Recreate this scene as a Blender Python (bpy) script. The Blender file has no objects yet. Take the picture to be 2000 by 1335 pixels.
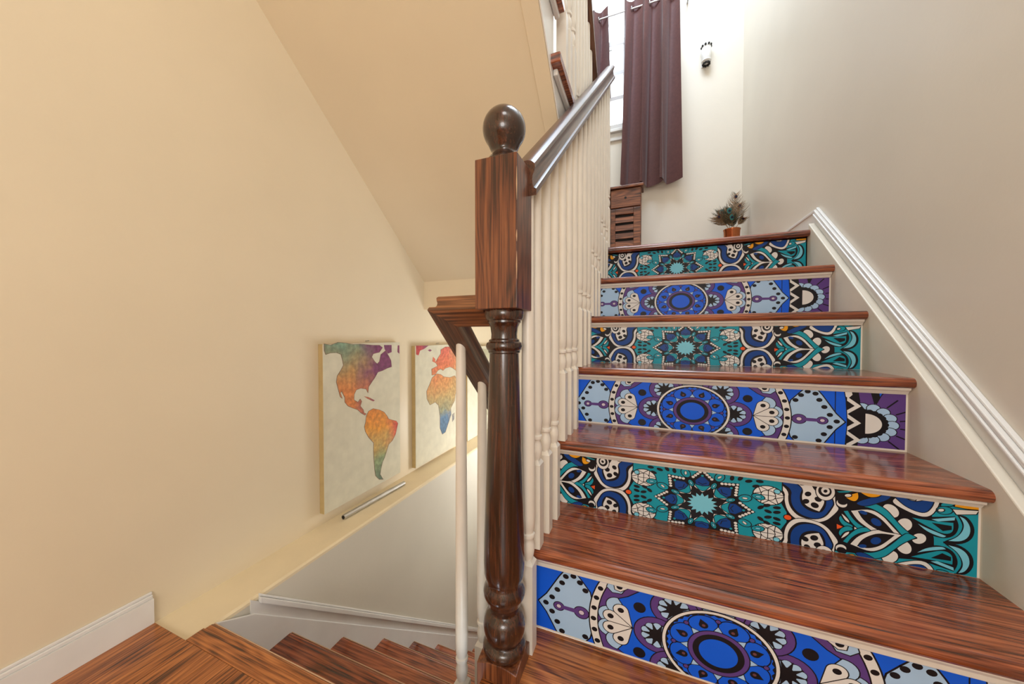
import bpy, math, random
from mathutils import Vector, Matrix
random.seed(7)
PI = math.pi
scene = bpy.context.scene
COL = scene.collection

# ---------------------------------------------------------------- camera
cam_d = bpy.data.cameras.new('camera'); cam = bpy.data.objects.new('camera', cam_d); COL.objects.link(cam)
cam_d.sensor_width = 36.0; cam_d.lens = 36.0*660/2000; cam_d.clip_start = 0.02
cam.location = (0.12706, -0.58206, 0.69931)
cam.rotation_euler = (math.radians(90-1.113), 0, math.radians(21.445))
scene.camera = cam

# ---------------------------------------------------------------- world, lights, exposure
w = bpy.data.worlds.new('world'); scene.world = w; w.use_nodes = True
w.node_tree.nodes['Background'].inputs[0].default_value = (0.80, 0.90, 1.0, 1)
w.node_tree.nodes['Background'].inputs[1].default_value = 6.0
scene.view_settings.view_transform = 'Standard'; scene.view_settings.look = 'None'
scene.view_settings.gamma = 1.0; scene.view_settings.use_curve_mapping = False
scene.view_settings.exposure = -0.10

def area_light(name, loc, target, size, power, color, sy=None):
    d = bpy.data.lights.new(name, 'AREA'); d.energy = power; d.color = color
    d.shape = 'RECTANGLE'; d.size = size; d.size_y = sy or size
    o = bpy.data.objects.new(name, d); COL.objects.link(o); o.location = loc
    o.rotation_euler = (Vector(target)-Vector(loc)).to_track_quat('-Z', 'Y').to_euler()
    return o
# added area light for daylight from above; the ceiling has no opening
area_light('overhead_daylight_fill', (0.05, 1.25, 4.27), (0.05, 1.25, 0), 1.3, 82, (0.66, 0.82, 1.0), 1.0)
# hall ceiling lamp behind the camera, warm
def point_light(name, loc, power, color, r):
    d = bpy.data.lights.new(name, 'POINT'); d.energy = power; d.color = color; d.shadow_soft_size = r
    o = bpy.data.objects.new(name, d); COL.objects.link(o); o.location = loc
    return o
point_light('hall_ceiling_lamp', (0.35, -1.05, 2.45), 27, (1.0, 0.985, 0.96), 0.25)
point_light('hall_lamp', (0.35, -1.9, 0.9), 46, (0.98, 0.99, 1.0), 0.35)
# lamp of the lower hallway at the foot of the stairs
point_light('lower_hall_lamp', (-0.42, 1.5, 0.05), 15, (0.98, 0.99, 1.0), 0.12)
# unseen fill light added to brighten the upper landing and far wall
point_light('landing_fill', (0.35, 1.55, 3.6), 4, (1.0, 0.93, 0.84), 0.2)

# ---------------------------------------------------------------- materials
def newmat(name):
    m = bpy.data.materials.new(name); m.use_nodes = True
    nt = m.node_tree; b = nt.nodes['Principled BSDF']
    return m, nt, b
def N(nt, t, **kw):
    n = nt.nodes.new(t)
    for k, v in kw.items(): setattr(n, k, v)
    return n
def ramp(nt, stops):
    r = N(nt, 'ShaderNodeValToRGB'); e = r.color_ramp.elements
    while len(e) < len(stops): e.new(0.5)
    for el, (p, c) in zip(e, stops): el.position = p; el.color = (*c, 1)
    return r
def plain(name, col, rough=0.5, metal=0.0, var=0.06, scale=25, bump=0.0, coat=0.0, spec=0.5):
    m, nt, b = newmat(name)
    tc = N(nt, 'ShaderNodeTexCoord'); no = N(nt, 'ShaderNodeTexNoise'); no.inputs['Scale'].default_value = scale; no.inputs['Detail'].default_value = 4
    nt.links.new(tc.outputs['Object'], no.inputs['Vector'])
    r = ramp(nt, [(0.3, tuple(c*(1-var) for c in col)), (0.7, tuple(min(1, c*(1+var)) for c in col))])
    nt.links.new(no.outputs['Fac'], r.inputs['Fac']); nt.links.new(r.outputs['Color'], b.inputs['Base Color'])
    b.inputs['Roughness'].default_value = rough; b.inputs['Metallic'].default_value = metal
    b.inputs['Coat Weight'].default_value = coat; b.inputs['Coat Roughness'].default_value = 0.08
    b.inputs['Specular IOR Level'].default_value = spec
    if bump:
        bp = N(nt, 'ShaderNodeBump'); bp.inputs['Strength'].default_value = bump; bp.inputs['Distance'].default_value = 0.002
        n2 = N(nt, 'ShaderNodeTexNoise'); n2.inputs['Scale'].default_value = 90; n2.inputs['Detail'].default_value = 3
        nt.links.new(tc.outputs['Object'], n2.inputs['Vector'])
        nt.links.new(n2.outputs['Fac'], bp.inputs['Height']); nt.links.new(bp.outputs['Normal'], b.inputs['Normal'])
    return m
def wood(name, dark, mid, light, axis=0, rough=0.3, coat=0.3, scale=1.0, contrast=1.0, tilt=0.0):
    """oak: long grain along one axis, dark open pores and broad cathedral figure"""
    m, nt, b = newmat(name)
    tc = N(nt, 'ShaderNodeTexCoord'); oi = N(nt, 'ShaderNodeObjectInfo')
    mul = N(nt, 'ShaderNodeMath', operation='MULTIPLY'); mul.inputs[1].default_value = 13.0
    nt.links.new(oi.outputs['Random'], mul.inputs[0])
    ad = N(nt, 'ShaderNodeVectorMath', operation='ADD')
    nt.links.new(tc.outputs['Object'], ad.inputs[0]); nt.links.new(mul.outputs[0], ad.inputs[1])
    rt = N(nt, 'ShaderNodeVectorRotate', rotation_type='X_AXIS'); rt.inputs['Angle'].default_value = tilt
    nt.links.new(ad.outputs[0], rt.inputs['Vector'])
    def mapped(long, cross):
        mp = N(nt, 'ShaderNodeMapping'); s = [cross*scale]*3; s[axis] = long*scale
        mp.inputs['Scale'].default_value = s; nt.links.new(rt.outputs[0], mp.inputs['Vector']); return mp
    m1 = mapped(0.9, 7.0); n1 = N(nt, 'ShaderNodeTexNoise'); n1.inputs['Scale'].default_value = 1.0; n1.inputs['Detail'].default_value = 2; n1.inputs['Distortion'].default_value = 0.3
    nt.links.new(m1.outputs[0], n1.inputs['Vector'])
    # contour lines of the slow noise = annual rings
    k = N(nt, 'ShaderNodeMath', operation='MULTIPLY'); k.inputs[1].default_value = 150.0; nt.links.new(n1.outputs['Fac'], k.inputs[0])
    sn = N(nt, 'ShaderNodeMath', operation='SINE'); nt.links.new(k.outputs[0], sn.inputs[0])
    m2 = mapped(5.0, 230.0); n2 = N(nt, 'ShaderNodeTexNoise'); n2.inputs['Scale'].default_value = 1.0; n2.inputs['Detail'].default_value = 5; n2.inputs['Roughness'].default_value = 0.65
    nt.links.new(m2.outputs[0], n2.inputs['Vector'])
    m3 = mapped(3.0, 11.0); n3 = N(nt, 'ShaderNodeTexNoise'); n3.inputs['Scale'].default_value = 1.0; n3.inputs['Detail'].default_value = 3
    nt.links.new(m3.outputs[0], n3.inputs['Vector'])
    a1 = N(nt, 'ShaderNodeMath', operation='MULTIPLY_ADD'); a1.inputs[1].default_value = 0.055*contrast
    nt.links.new(sn.outputs[0], a1.inputs[0]); nt.links.new(n2.outputs['Fac'], a1.inputs[2])
    a2 = N(nt, 'ShaderNodeMath', operation='MULTIPLY_ADD'); a2.inputs[1].default_value = 0.38
    sb = N(nt, 'ShaderNodeMath', operation='SUBTRACT'); sb.inputs[1].default_value = 0.5
    nt.links.new(n3.outputs['Fac'], sb.inputs[0]); nt.links.new(sb.outputs[0], a2.inputs[0]); nt.links.new(a1.outputs[0], a2.inputs[2])
    r = ramp(nt, [(0.32, dark), (0.48, mid), (0.66, light)])
    nt.links.new(a2.outputs[0], r.inputs['Fac']); nt.links.new(r.outputs['Color'], b.inputs['Base Color'])
    b.inputs['Roughness'].default_value = rough
    b.inputs['Coat Weight'].default_value = coat; b.inputs['Coat Roughness'].default_value = 0.12
    bp = N(nt, 'ShaderNodeBump'); bp.inputs['Strength'].default_value = 0.12; bp.inputs['Distance'].default_value = 0.001
    nt.links.new(a1.outputs[0], bp.inputs['Height']); nt.links.new(bp.outputs['Normal'], b.inputs['Normal'])
    return m
M = {}
M['wall_warm_tint'] = plain('wall_paint_warm_light_tint', (0.745, 0.64, 0.465), 0.5, var=0.025, scale=3, bump=0.10)  # the warmth of the lamp light is carried in this wall colour
M['wall_cool_tint'] = plain('wall_paint_cool_light_tint', (0.745, 0.685, 0.59), 0.34, var=0.025, scale=3, bump=0.12)  # same wall paint, greyed to hold the cooler light on this side
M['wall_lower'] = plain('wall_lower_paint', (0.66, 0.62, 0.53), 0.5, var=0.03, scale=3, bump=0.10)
M['ledge'] = plain('ledge_cream_plaster', (0.80, 0.68, 0.47), 0.55, var=0.04, scale=9, bump=0.25)
M['trim'] = plain('trim_white_gloss', (0.76, 0.75, 0.73), 0.3, var=0.03, scale=14)
M['stringer'] = plain('stringer_cream_paint', (0.74, 0.69, 0.59), 0.45, var=0.05, scale=8, bump=0.12)
M['baluster'] = plain('baluster_white_paint', (0.78, 0.73, 0.65), 0.32, var=0.03, scale=20)
M['cove'] = plain('cove_cream_paint', (0.79, 0.75, 0.68), 0.4, var=0.03, scale=20)
OAK = ((0.045, 0.011, 0.005), (0.22, 0.052, 0.018), (0.42, 0.118, 0.042))
M['tread'] = wood('oak_tread_stain', *OAK, axis=0, rough=0.24, coat=0.55)
M['floor'] = wood('oak_floor_stain', (0.050, 0.015, 0.005), (0.32, 0.098, 0.024), (0.56, 0.205, 0.055), axis=1, rough=0.28, coat=0.4)
M['floor_x'] = wood('oak_floor_border_stain', (0.050, 0.015, 0.005), (0.32, 0.098, 0.024), (0.56, 0.205, 0.055), axis=0, rough=0.28, coat=0.4)
M['newel'] = wood('newel_block_oak', (0.030, 0.010, 0.005), (0.125, 0.036, 0.014), (0.235, 0.080, 0.028), axis=2, rough=0.38, coat=0.2, scale=1.2)
M['newel_dark'] = wood('newel_turned_oak', (0.010, 0.004, 0.002), (0.036, 0.012, 0.006), (0.085, 0.026, 0.011), axis=2, rough=0.24, coat=0.6)
M['rail'] = wood('handrail_oak', (0.022, 0.008, 0.005), (0.072, 0.026, 0.014), (0.13, 0.050, 0.024), axis=1, rough=0.34, coat=0.3, tilt=-0.7255)
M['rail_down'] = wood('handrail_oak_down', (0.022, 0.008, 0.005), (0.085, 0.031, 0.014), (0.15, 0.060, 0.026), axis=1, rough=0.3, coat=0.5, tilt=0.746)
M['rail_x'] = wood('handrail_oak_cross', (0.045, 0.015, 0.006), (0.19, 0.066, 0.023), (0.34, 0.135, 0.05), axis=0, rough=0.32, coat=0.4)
M['cab'] = wood('cabinet_torched_pine', (0.016, 0.007, 0.005), (0.14, 0.048, 0.021), (0.32, 0.115, 0.05), axis=0, rough=0.5, coat=0.1)
M['glint_wear'] = plain('glint_worn_varnish', (0.55, 0.36, 0.22), 0.5)  # pale reflection line on the nosings, real wear on the newel corner
M['coast'] = plain('coast_pigment_line', (0.22, 0.13, 0.09), 0.7, var=0.3, scale=40)
M['black'] = plain('dark_recess', (0.008, 0.006, 0.005), 0.8)
M['metal'] = plain('brushed_metal', (0.55, 0.56, 0.58), 0.3, metal=1.0, var=0.1)
M['white'] = plain('white_ceramic', (0.80, 0.79, 0.77), 0.35, var=0.02)
M['canvas_face'] = plain('map_canvas_paper', (0.62, 0.585, 0.455), 0.7, var=0.07, scale=22)
M['canvas_edge'] = plain('canvas_edge_tan', (0.50, 0.37, 0.17), 0.7, var=0.08, scale=30)
M['pot'] = plain('copper_pot', (0.50, 0.17, 0.065), 0.22, metal=0.85, var=0.15, scale=30)
M['pot_dark'] = plain('pot_soil', (0.03, 0.02, 0.015), 0.9)
M['barb'] = plain('feather_barb_brown', (0.30, 0.18, 0.09), 0.6, var=0.4, scale=60)
M['barb2'] = plain('feather_barb_green', (0.055, 0.065, 0.035), 0.5, var=0.5, scale=60)
M['quill'] = plain('feather_quill', (0.42, 0.30, 0.17), 0.5)
M['eye_teal'] = plain('feather_eye_teal', (0.03, 0.22, 0.22), 0.35, var=0.2)
M['eye_navy'] = plain('feather_eye_navy', (0.006, 0.012, 0.04), 0.35)
M['eye_bronze'] = plain('feather_eye_bronze', (0.20, 0.07, 0.03), 0.4, var=0.3)
PR = {'K': (0.010, 0.008, 0.011), 'W': (0.76, 0.75, 0.74), 'B': (0.008, 0.115, 0.80), 'P': (0.115, 0.055, 0.25), 'S': (0.40, 0.60, 0.86),
      'T': (0.012, 0.31, 0.42), 'L': (0.20, 0.60, 0.78), 'N': (0.008, 0.055, 0.27), 'Y': (0.85, 0.38, 0.015), 'O': (0.80, 0.11, 0.025), 'R': (0.16, 0.06, 0.07), 'I': (0.66, 0.58, 0.70)}
for k, c in PR.items(): M['pr'+k] = plain('vinyl_print_'+{'K':'black','W':'white','B':'blue','P':'purple','S':'pale_blue','T':'teal','L':'light_teal','N':'navy','Y':'amber','O':'orange','R':'maroon','I':'lilac'}[k], c, 0.38, var=0.02, spec=0.2)
def curtain_mat():
    m, nt, b = newmat('curtain_brown_fabric')
    tc = N(nt, 'ShaderNodeTexCoord'); no = N(nt, 'ShaderNodeTexNoise'); no.inputs['Scale'].default_value = 60
    nt.links.new(tc.outputs['Object'], no.inputs['Vector'])
    r = ramp(nt, [(0.3, (0.115, 0.038, 0.032)), (0.7, (0.16, 0.056, 0.046))])
    nt.links.new(no.outputs['Fac'], r.inputs['Fac']); nt.links.new(r.outputs['Color'], b.inputs['Base Color'])
    b.inputs['Roughness'].default_value = 0.6; b.inputs['Sheen Weight'].default_value = 0.5; b.inputs['Sheen Roughness'].default_value = 0.4
    tr = N(nt, 'ShaderNodeBsdfTranslucent'); tr.inputs['Color'].default_value = (0.20, 0.09, 0.13, 1)
    mx = N(nt, 'ShaderNodeMixShader'); mx.inputs[0].default_value = 0.35
    out = nt.nodes['Material Output']
    nt.links.new(b.outputs[0], mx.inputs[1]); nt.links.new(tr.outputs[0], mx.inputs[2]); nt.links.new(mx.outputs[0], out.inputs['Surface'])
    return m
M['curtain'] = curtain_mat()
def pane_mat():
    m, nt, b = newmat('window_glass')
    t = N(nt, 'ShaderNodeBsdfTransparent'); g = N(nt, 'ShaderNodeBsdfGlossy'); g.inputs['Roughness'].default_value = 0.02
    mx = N(nt, 'ShaderNodeMixShader'); mx.inputs[0].default_value = 0.06
    nt.links.new(t.outputs[0], mx.inputs[1]); nt.links.new(g.outputs[0], mx.inputs[2]); nt.links.new(mx.outputs[0], nt.nodes['Material Output'].inputs['Surface'])
    return m
M['pane'] = pane_mat()
def watercolour(name, vstops, hcol, hpos, zr, yr):
    """pigment wash: colours run along Z between zr, blended toward hcol along Y, mottled by noise"""
    m, nt, b = newmat(name)
    tc = N(nt, 'ShaderNodeTexCoord'); sp = N(nt, 'ShaderNodeSeparateXYZ'); nt.links.new(tc.outputs['Object'], sp.inputs[0])
    no = N(nt, 'ShaderNodeTexNoise'); no.inputs['Scale'].default_value = 14; no.inputs['Detail'].default_value = 6; nt.links.new(tc.outputs['Object'], no.inputs['Vector'])
    def rng(sock, a, bb, amt):
        mr = N(nt, 'ShaderNodeMapRange'); mr.inputs[1].default_value = a; mr.inputs[2].default_value = bb; mr.clamp = False; nt.links.new(sock, mr.inputs[0])
        s = N(nt, 'ShaderNodeMath', operation='MULTIPLY_ADD'); s.inputs[1].default_value = amt; nt.links.new(no.outputs['Fac'], s.inputs[0])
        s2 = N(nt, 'ShaderNodeMath', operation='SUBTRACT'); s2.inputs[1].default_value = amt*0.5
        nt.links.new(mr.outputs[0], s2.inputs[0]); nt.links.new(s2.outputs[0], s.inputs[2]); return s
    v = rng(sp.outputs['Z'], zr[0], zr[1], 0.35); r = ramp(nt, vstops); nt.links.new(v.outputs[0], r.inputs['Fac'])
    h = rng(sp.outputs['Y'], yr[0], yr[1], 0.5); hr = ramp(nt, [(hpos[0], (0, 0, 0)), (hpos[1], (1, 1, 1))]); nt.links.new(h.outputs[0], hr.inputs['Fac'])
    mx = N(nt, 'ShaderNodeMixRGB'); nt.links.new(hr.outputs['Color'], mx.inputs[0]); nt.links.new(r.outputs['Color'], mx.inputs[1]); mx.inputs[2].default_value = (*hcol, 1)
    n2 = N(nt, 'ShaderNodeTexNoise'); n2.inputs['Scale'].default_value = 55; n2.inputs['Detail'].default_value = 5; nt.links.new(tc.outputs['Object'], n2.inputs['Vector'])
    r2 = ramp(nt, [(0.35, (0.75, 0.72, 0.70)), (0.7, (1.25, 1.25, 1.2))]); nt.links.new(n2.outputs['Fac'], r2.inputs['Fac'])
    m2 = N(nt, 'ShaderNodeMixRGB', blend_type='MULTIPLY'); m2.inputs[0].default_value = 1; nt.links.new(mx.outputs[0], m2.inputs[1]); nt.links.new(r2.outputs['Color'], m2.inputs[2])
    nt.links.new(m2.outputs[0], b.inputs['Base Color']); b.inputs['Roughness'].default_value = 0.7
    return m

# ---------------------------------------------------------------- mesh helpers
class MB:
    def __init__(s): s.v = []; s.f = []; s.m = []; s.sm = []
    def add(s, vs, fs, mi=0, smooth=False):
        o = len(s.v); s.v += [tuple(p) for p in vs]
        for f in fs: s.f.append(tuple(i+o for i in f)); s.m.append(mi); s.sm.append(smooth)
        return s
    def box(s, a, b, mi=0):
        x0, y0, z0 = a; x1, y1, z1 = b
        return s.add([(x0,y0,z0),(x1,y0,z0),(x1,y1,z0),(x0,y1,z0),(x0,y0,z1),(x1,y0,z1),(x1,y1,z1),(x0,y1,z1)],
                     [(0,3,2,1),(4,5,6,7),(0,1,5,4),(1,2,6,5),(2,3,7,6),(3,0,4,7)], mi)
    def prism(s, pts0, pts1, mi=0, smooth=False):
        """two matching loops of 3D points joined by quads and capped"""
        n = len(pts0); o = len(s.v); s.v += [tuple(p) for p in pts0] + [tuple(p) for p in pts1]
        for i in range(n):
            j = (i+1) % n; s.f.append((o+i, o+j, o+n+j, o+n+i)); s.m.append(mi); s.sm.append(smooth)
        s.f.append(tuple(o+i for i in reversed(range(n)))); s.m.append(mi); s.sm.append(False)
        s.f.append(tuple(o+n+i for i in range(n))); s.m.append(mi); s.sm.append(False)
        return s
    def exX(s, prof, x0, x1, mi=0, smooth=False):       # profile of (y,z)
        return s.prism([(x0, y, z) for y, z in prof], [(x1, y, z) for y, z in prof], mi, smooth)
    def exY(s, prof, y0, y1, mi=0):                     # profile of (x,z)
        return s.prism([(x, y0, z) for x, z in prof], [(x, y1, z) for x, z in prof], mi)
    def lathe(s, prof, c, n=24, mi=0):                  # prof of (r,z) bottom to top
        o = len(s.v)
        for r, z in prof:
            for k in range(n):
                a = 2*PI*k/n; s.v.append((c[0]+r*math.cos(a), c[1]+r*math.sin(a), c[2]+z))
        for i in range(len(prof)-1):
            for k in range(n):
                j = (k+1) % n; s.f.append((o+i*n+k, o+i*n+j, o+(i+1)*n+j, o+(i+1)*n+k)); s.m.append(mi); s.sm.append(True)
        s.f.append(tuple(o+k for k in reversed(range(n)))); s.m.append(mi); s.sm.append(False)
        t = o+(len(prof)-1)*n; s.f.append(tuple(t+k for k in range(n))); s.m.append(mi); s.sm.append(False)
        return s
    def tube(s, pts, rs, n=8, mi=0):
        o = len(s.v); P = [Vector(p) for p in pts]
        if not isinstance(rs, (list, tuple)): rs = [rs]*len(P)
        for i, p in enumerate(P):
            t = (P[min(i+1, len(P)-1)]-P[max(i-1, 0)]).normalized()
            a = t.orthogonal().normalized() if i == 0 else (a-t*a.dot(t)).normalized()
            b = t.cross(a)
            for k in range(n): s.v.append(tuple(p+(a*math.cos(2*PI*k/n)+b*math.sin(2*PI*k/n))*rs[i]))
        for i in range(len(P)-1):
            for k in range(n):
                j = (k+1) % n; s.f.append((o+i*n+k, o+i*n+j, o+(i+1)*n+j, o+(i+1)*n+k)); s.m.append(mi); s.sm.append(True)
        s.f.append(tuple(o+k for k in reversed(range(n)))); s.m.append(mi); s.sm.append(False)
        t = o+(len(P)-1)*n; s.f.append(tuple(t+k for k in range(n))); s.m.append(mi); s.sm.append(False)
        return s
def fixnormals(me):
    import bmesh
    bm = bmesh.new(); bm.from_mesh(me); bmesh.ops.recalc_face_normals(bm, faces=bm.faces); bm.to_mesh(me); bm.free()
def empty(name, loc, label=None, cat=None, group=None):
    o = bpy.data.objects.new(name, None); COL.objects.link(o); o.location = loc; o.empty_display_size = 0.05
    tag(o, label, cat, group); return o
def tag(o, label=None, cat=None, group=None, kind=None):
    if label: o['label'] = label
    if cat: o['category'] = cat
    if group: o['group'] = group
    if kind: o['kind'] = kind
    return o
def world_loc(o):
    l = Vector(o.location)
    while o.parent: o = o.parent; l += Vector(o.location)
    return l
def obj(name, mb, mats, parent=None, bevel=0.0, fix=True, origin=None):
    """world-space mesh; its origin is put at the middle of its underside"""
    if not isinstance(mats, (list, tuple)): mats = [mats]
    xs = [p[0] for p in mb.v]; ys = [p[1] for p in mb.v]; zs = [p[2] for p in mb.v]
    c = Vector(origin) if origin else Vector(((min(xs)+max(xs))/2, (min(ys)+max(ys))/2, min(zs)))
    me = bpy.data.meshes.new(name); me.from_pydata([tuple(Vector(p)-c) for p in mb.v], [], mb.f)
    for m in mats: me.materials.append(m)
    me.polygons.foreach_set('material_index', mb.m); me.polygons.foreach_set('use_smooth', mb.sm); me.update()
    if fix: fixnormals(me)
    if any(mb.sm): me.set_sharp_from_angle(angle=math.radians(38))
    o = bpy.data.objects.new(name, me); COL.objects.link(o)
    if parent: o.parent = parent; o.location = c-world_loc(parent)
    else: o.location = c
    if bevel:
        b = o.modifiers.new('bevel', 'BEVEL'); b.width = bevel; b.segments = 2; b.limit_method = 'ANGLE'; b.angle_limit = math.radians(40)
    return o
def struct(name, mb, mats, label=None, parent=None, bevel=0.0):
    o = obj(name, mb, mats, parent, bevel)
    if not parent: tag(o, label, None, None, 'structure')
    return o
def copy_to(src, loc, parent=None):
    o = src.copy(); COL.objects.link(o); o.parent = parent
    o.location = Vector(loc)-(world_loc(parent) if parent else Vector((0, 0, 0)))
    return o

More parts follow.
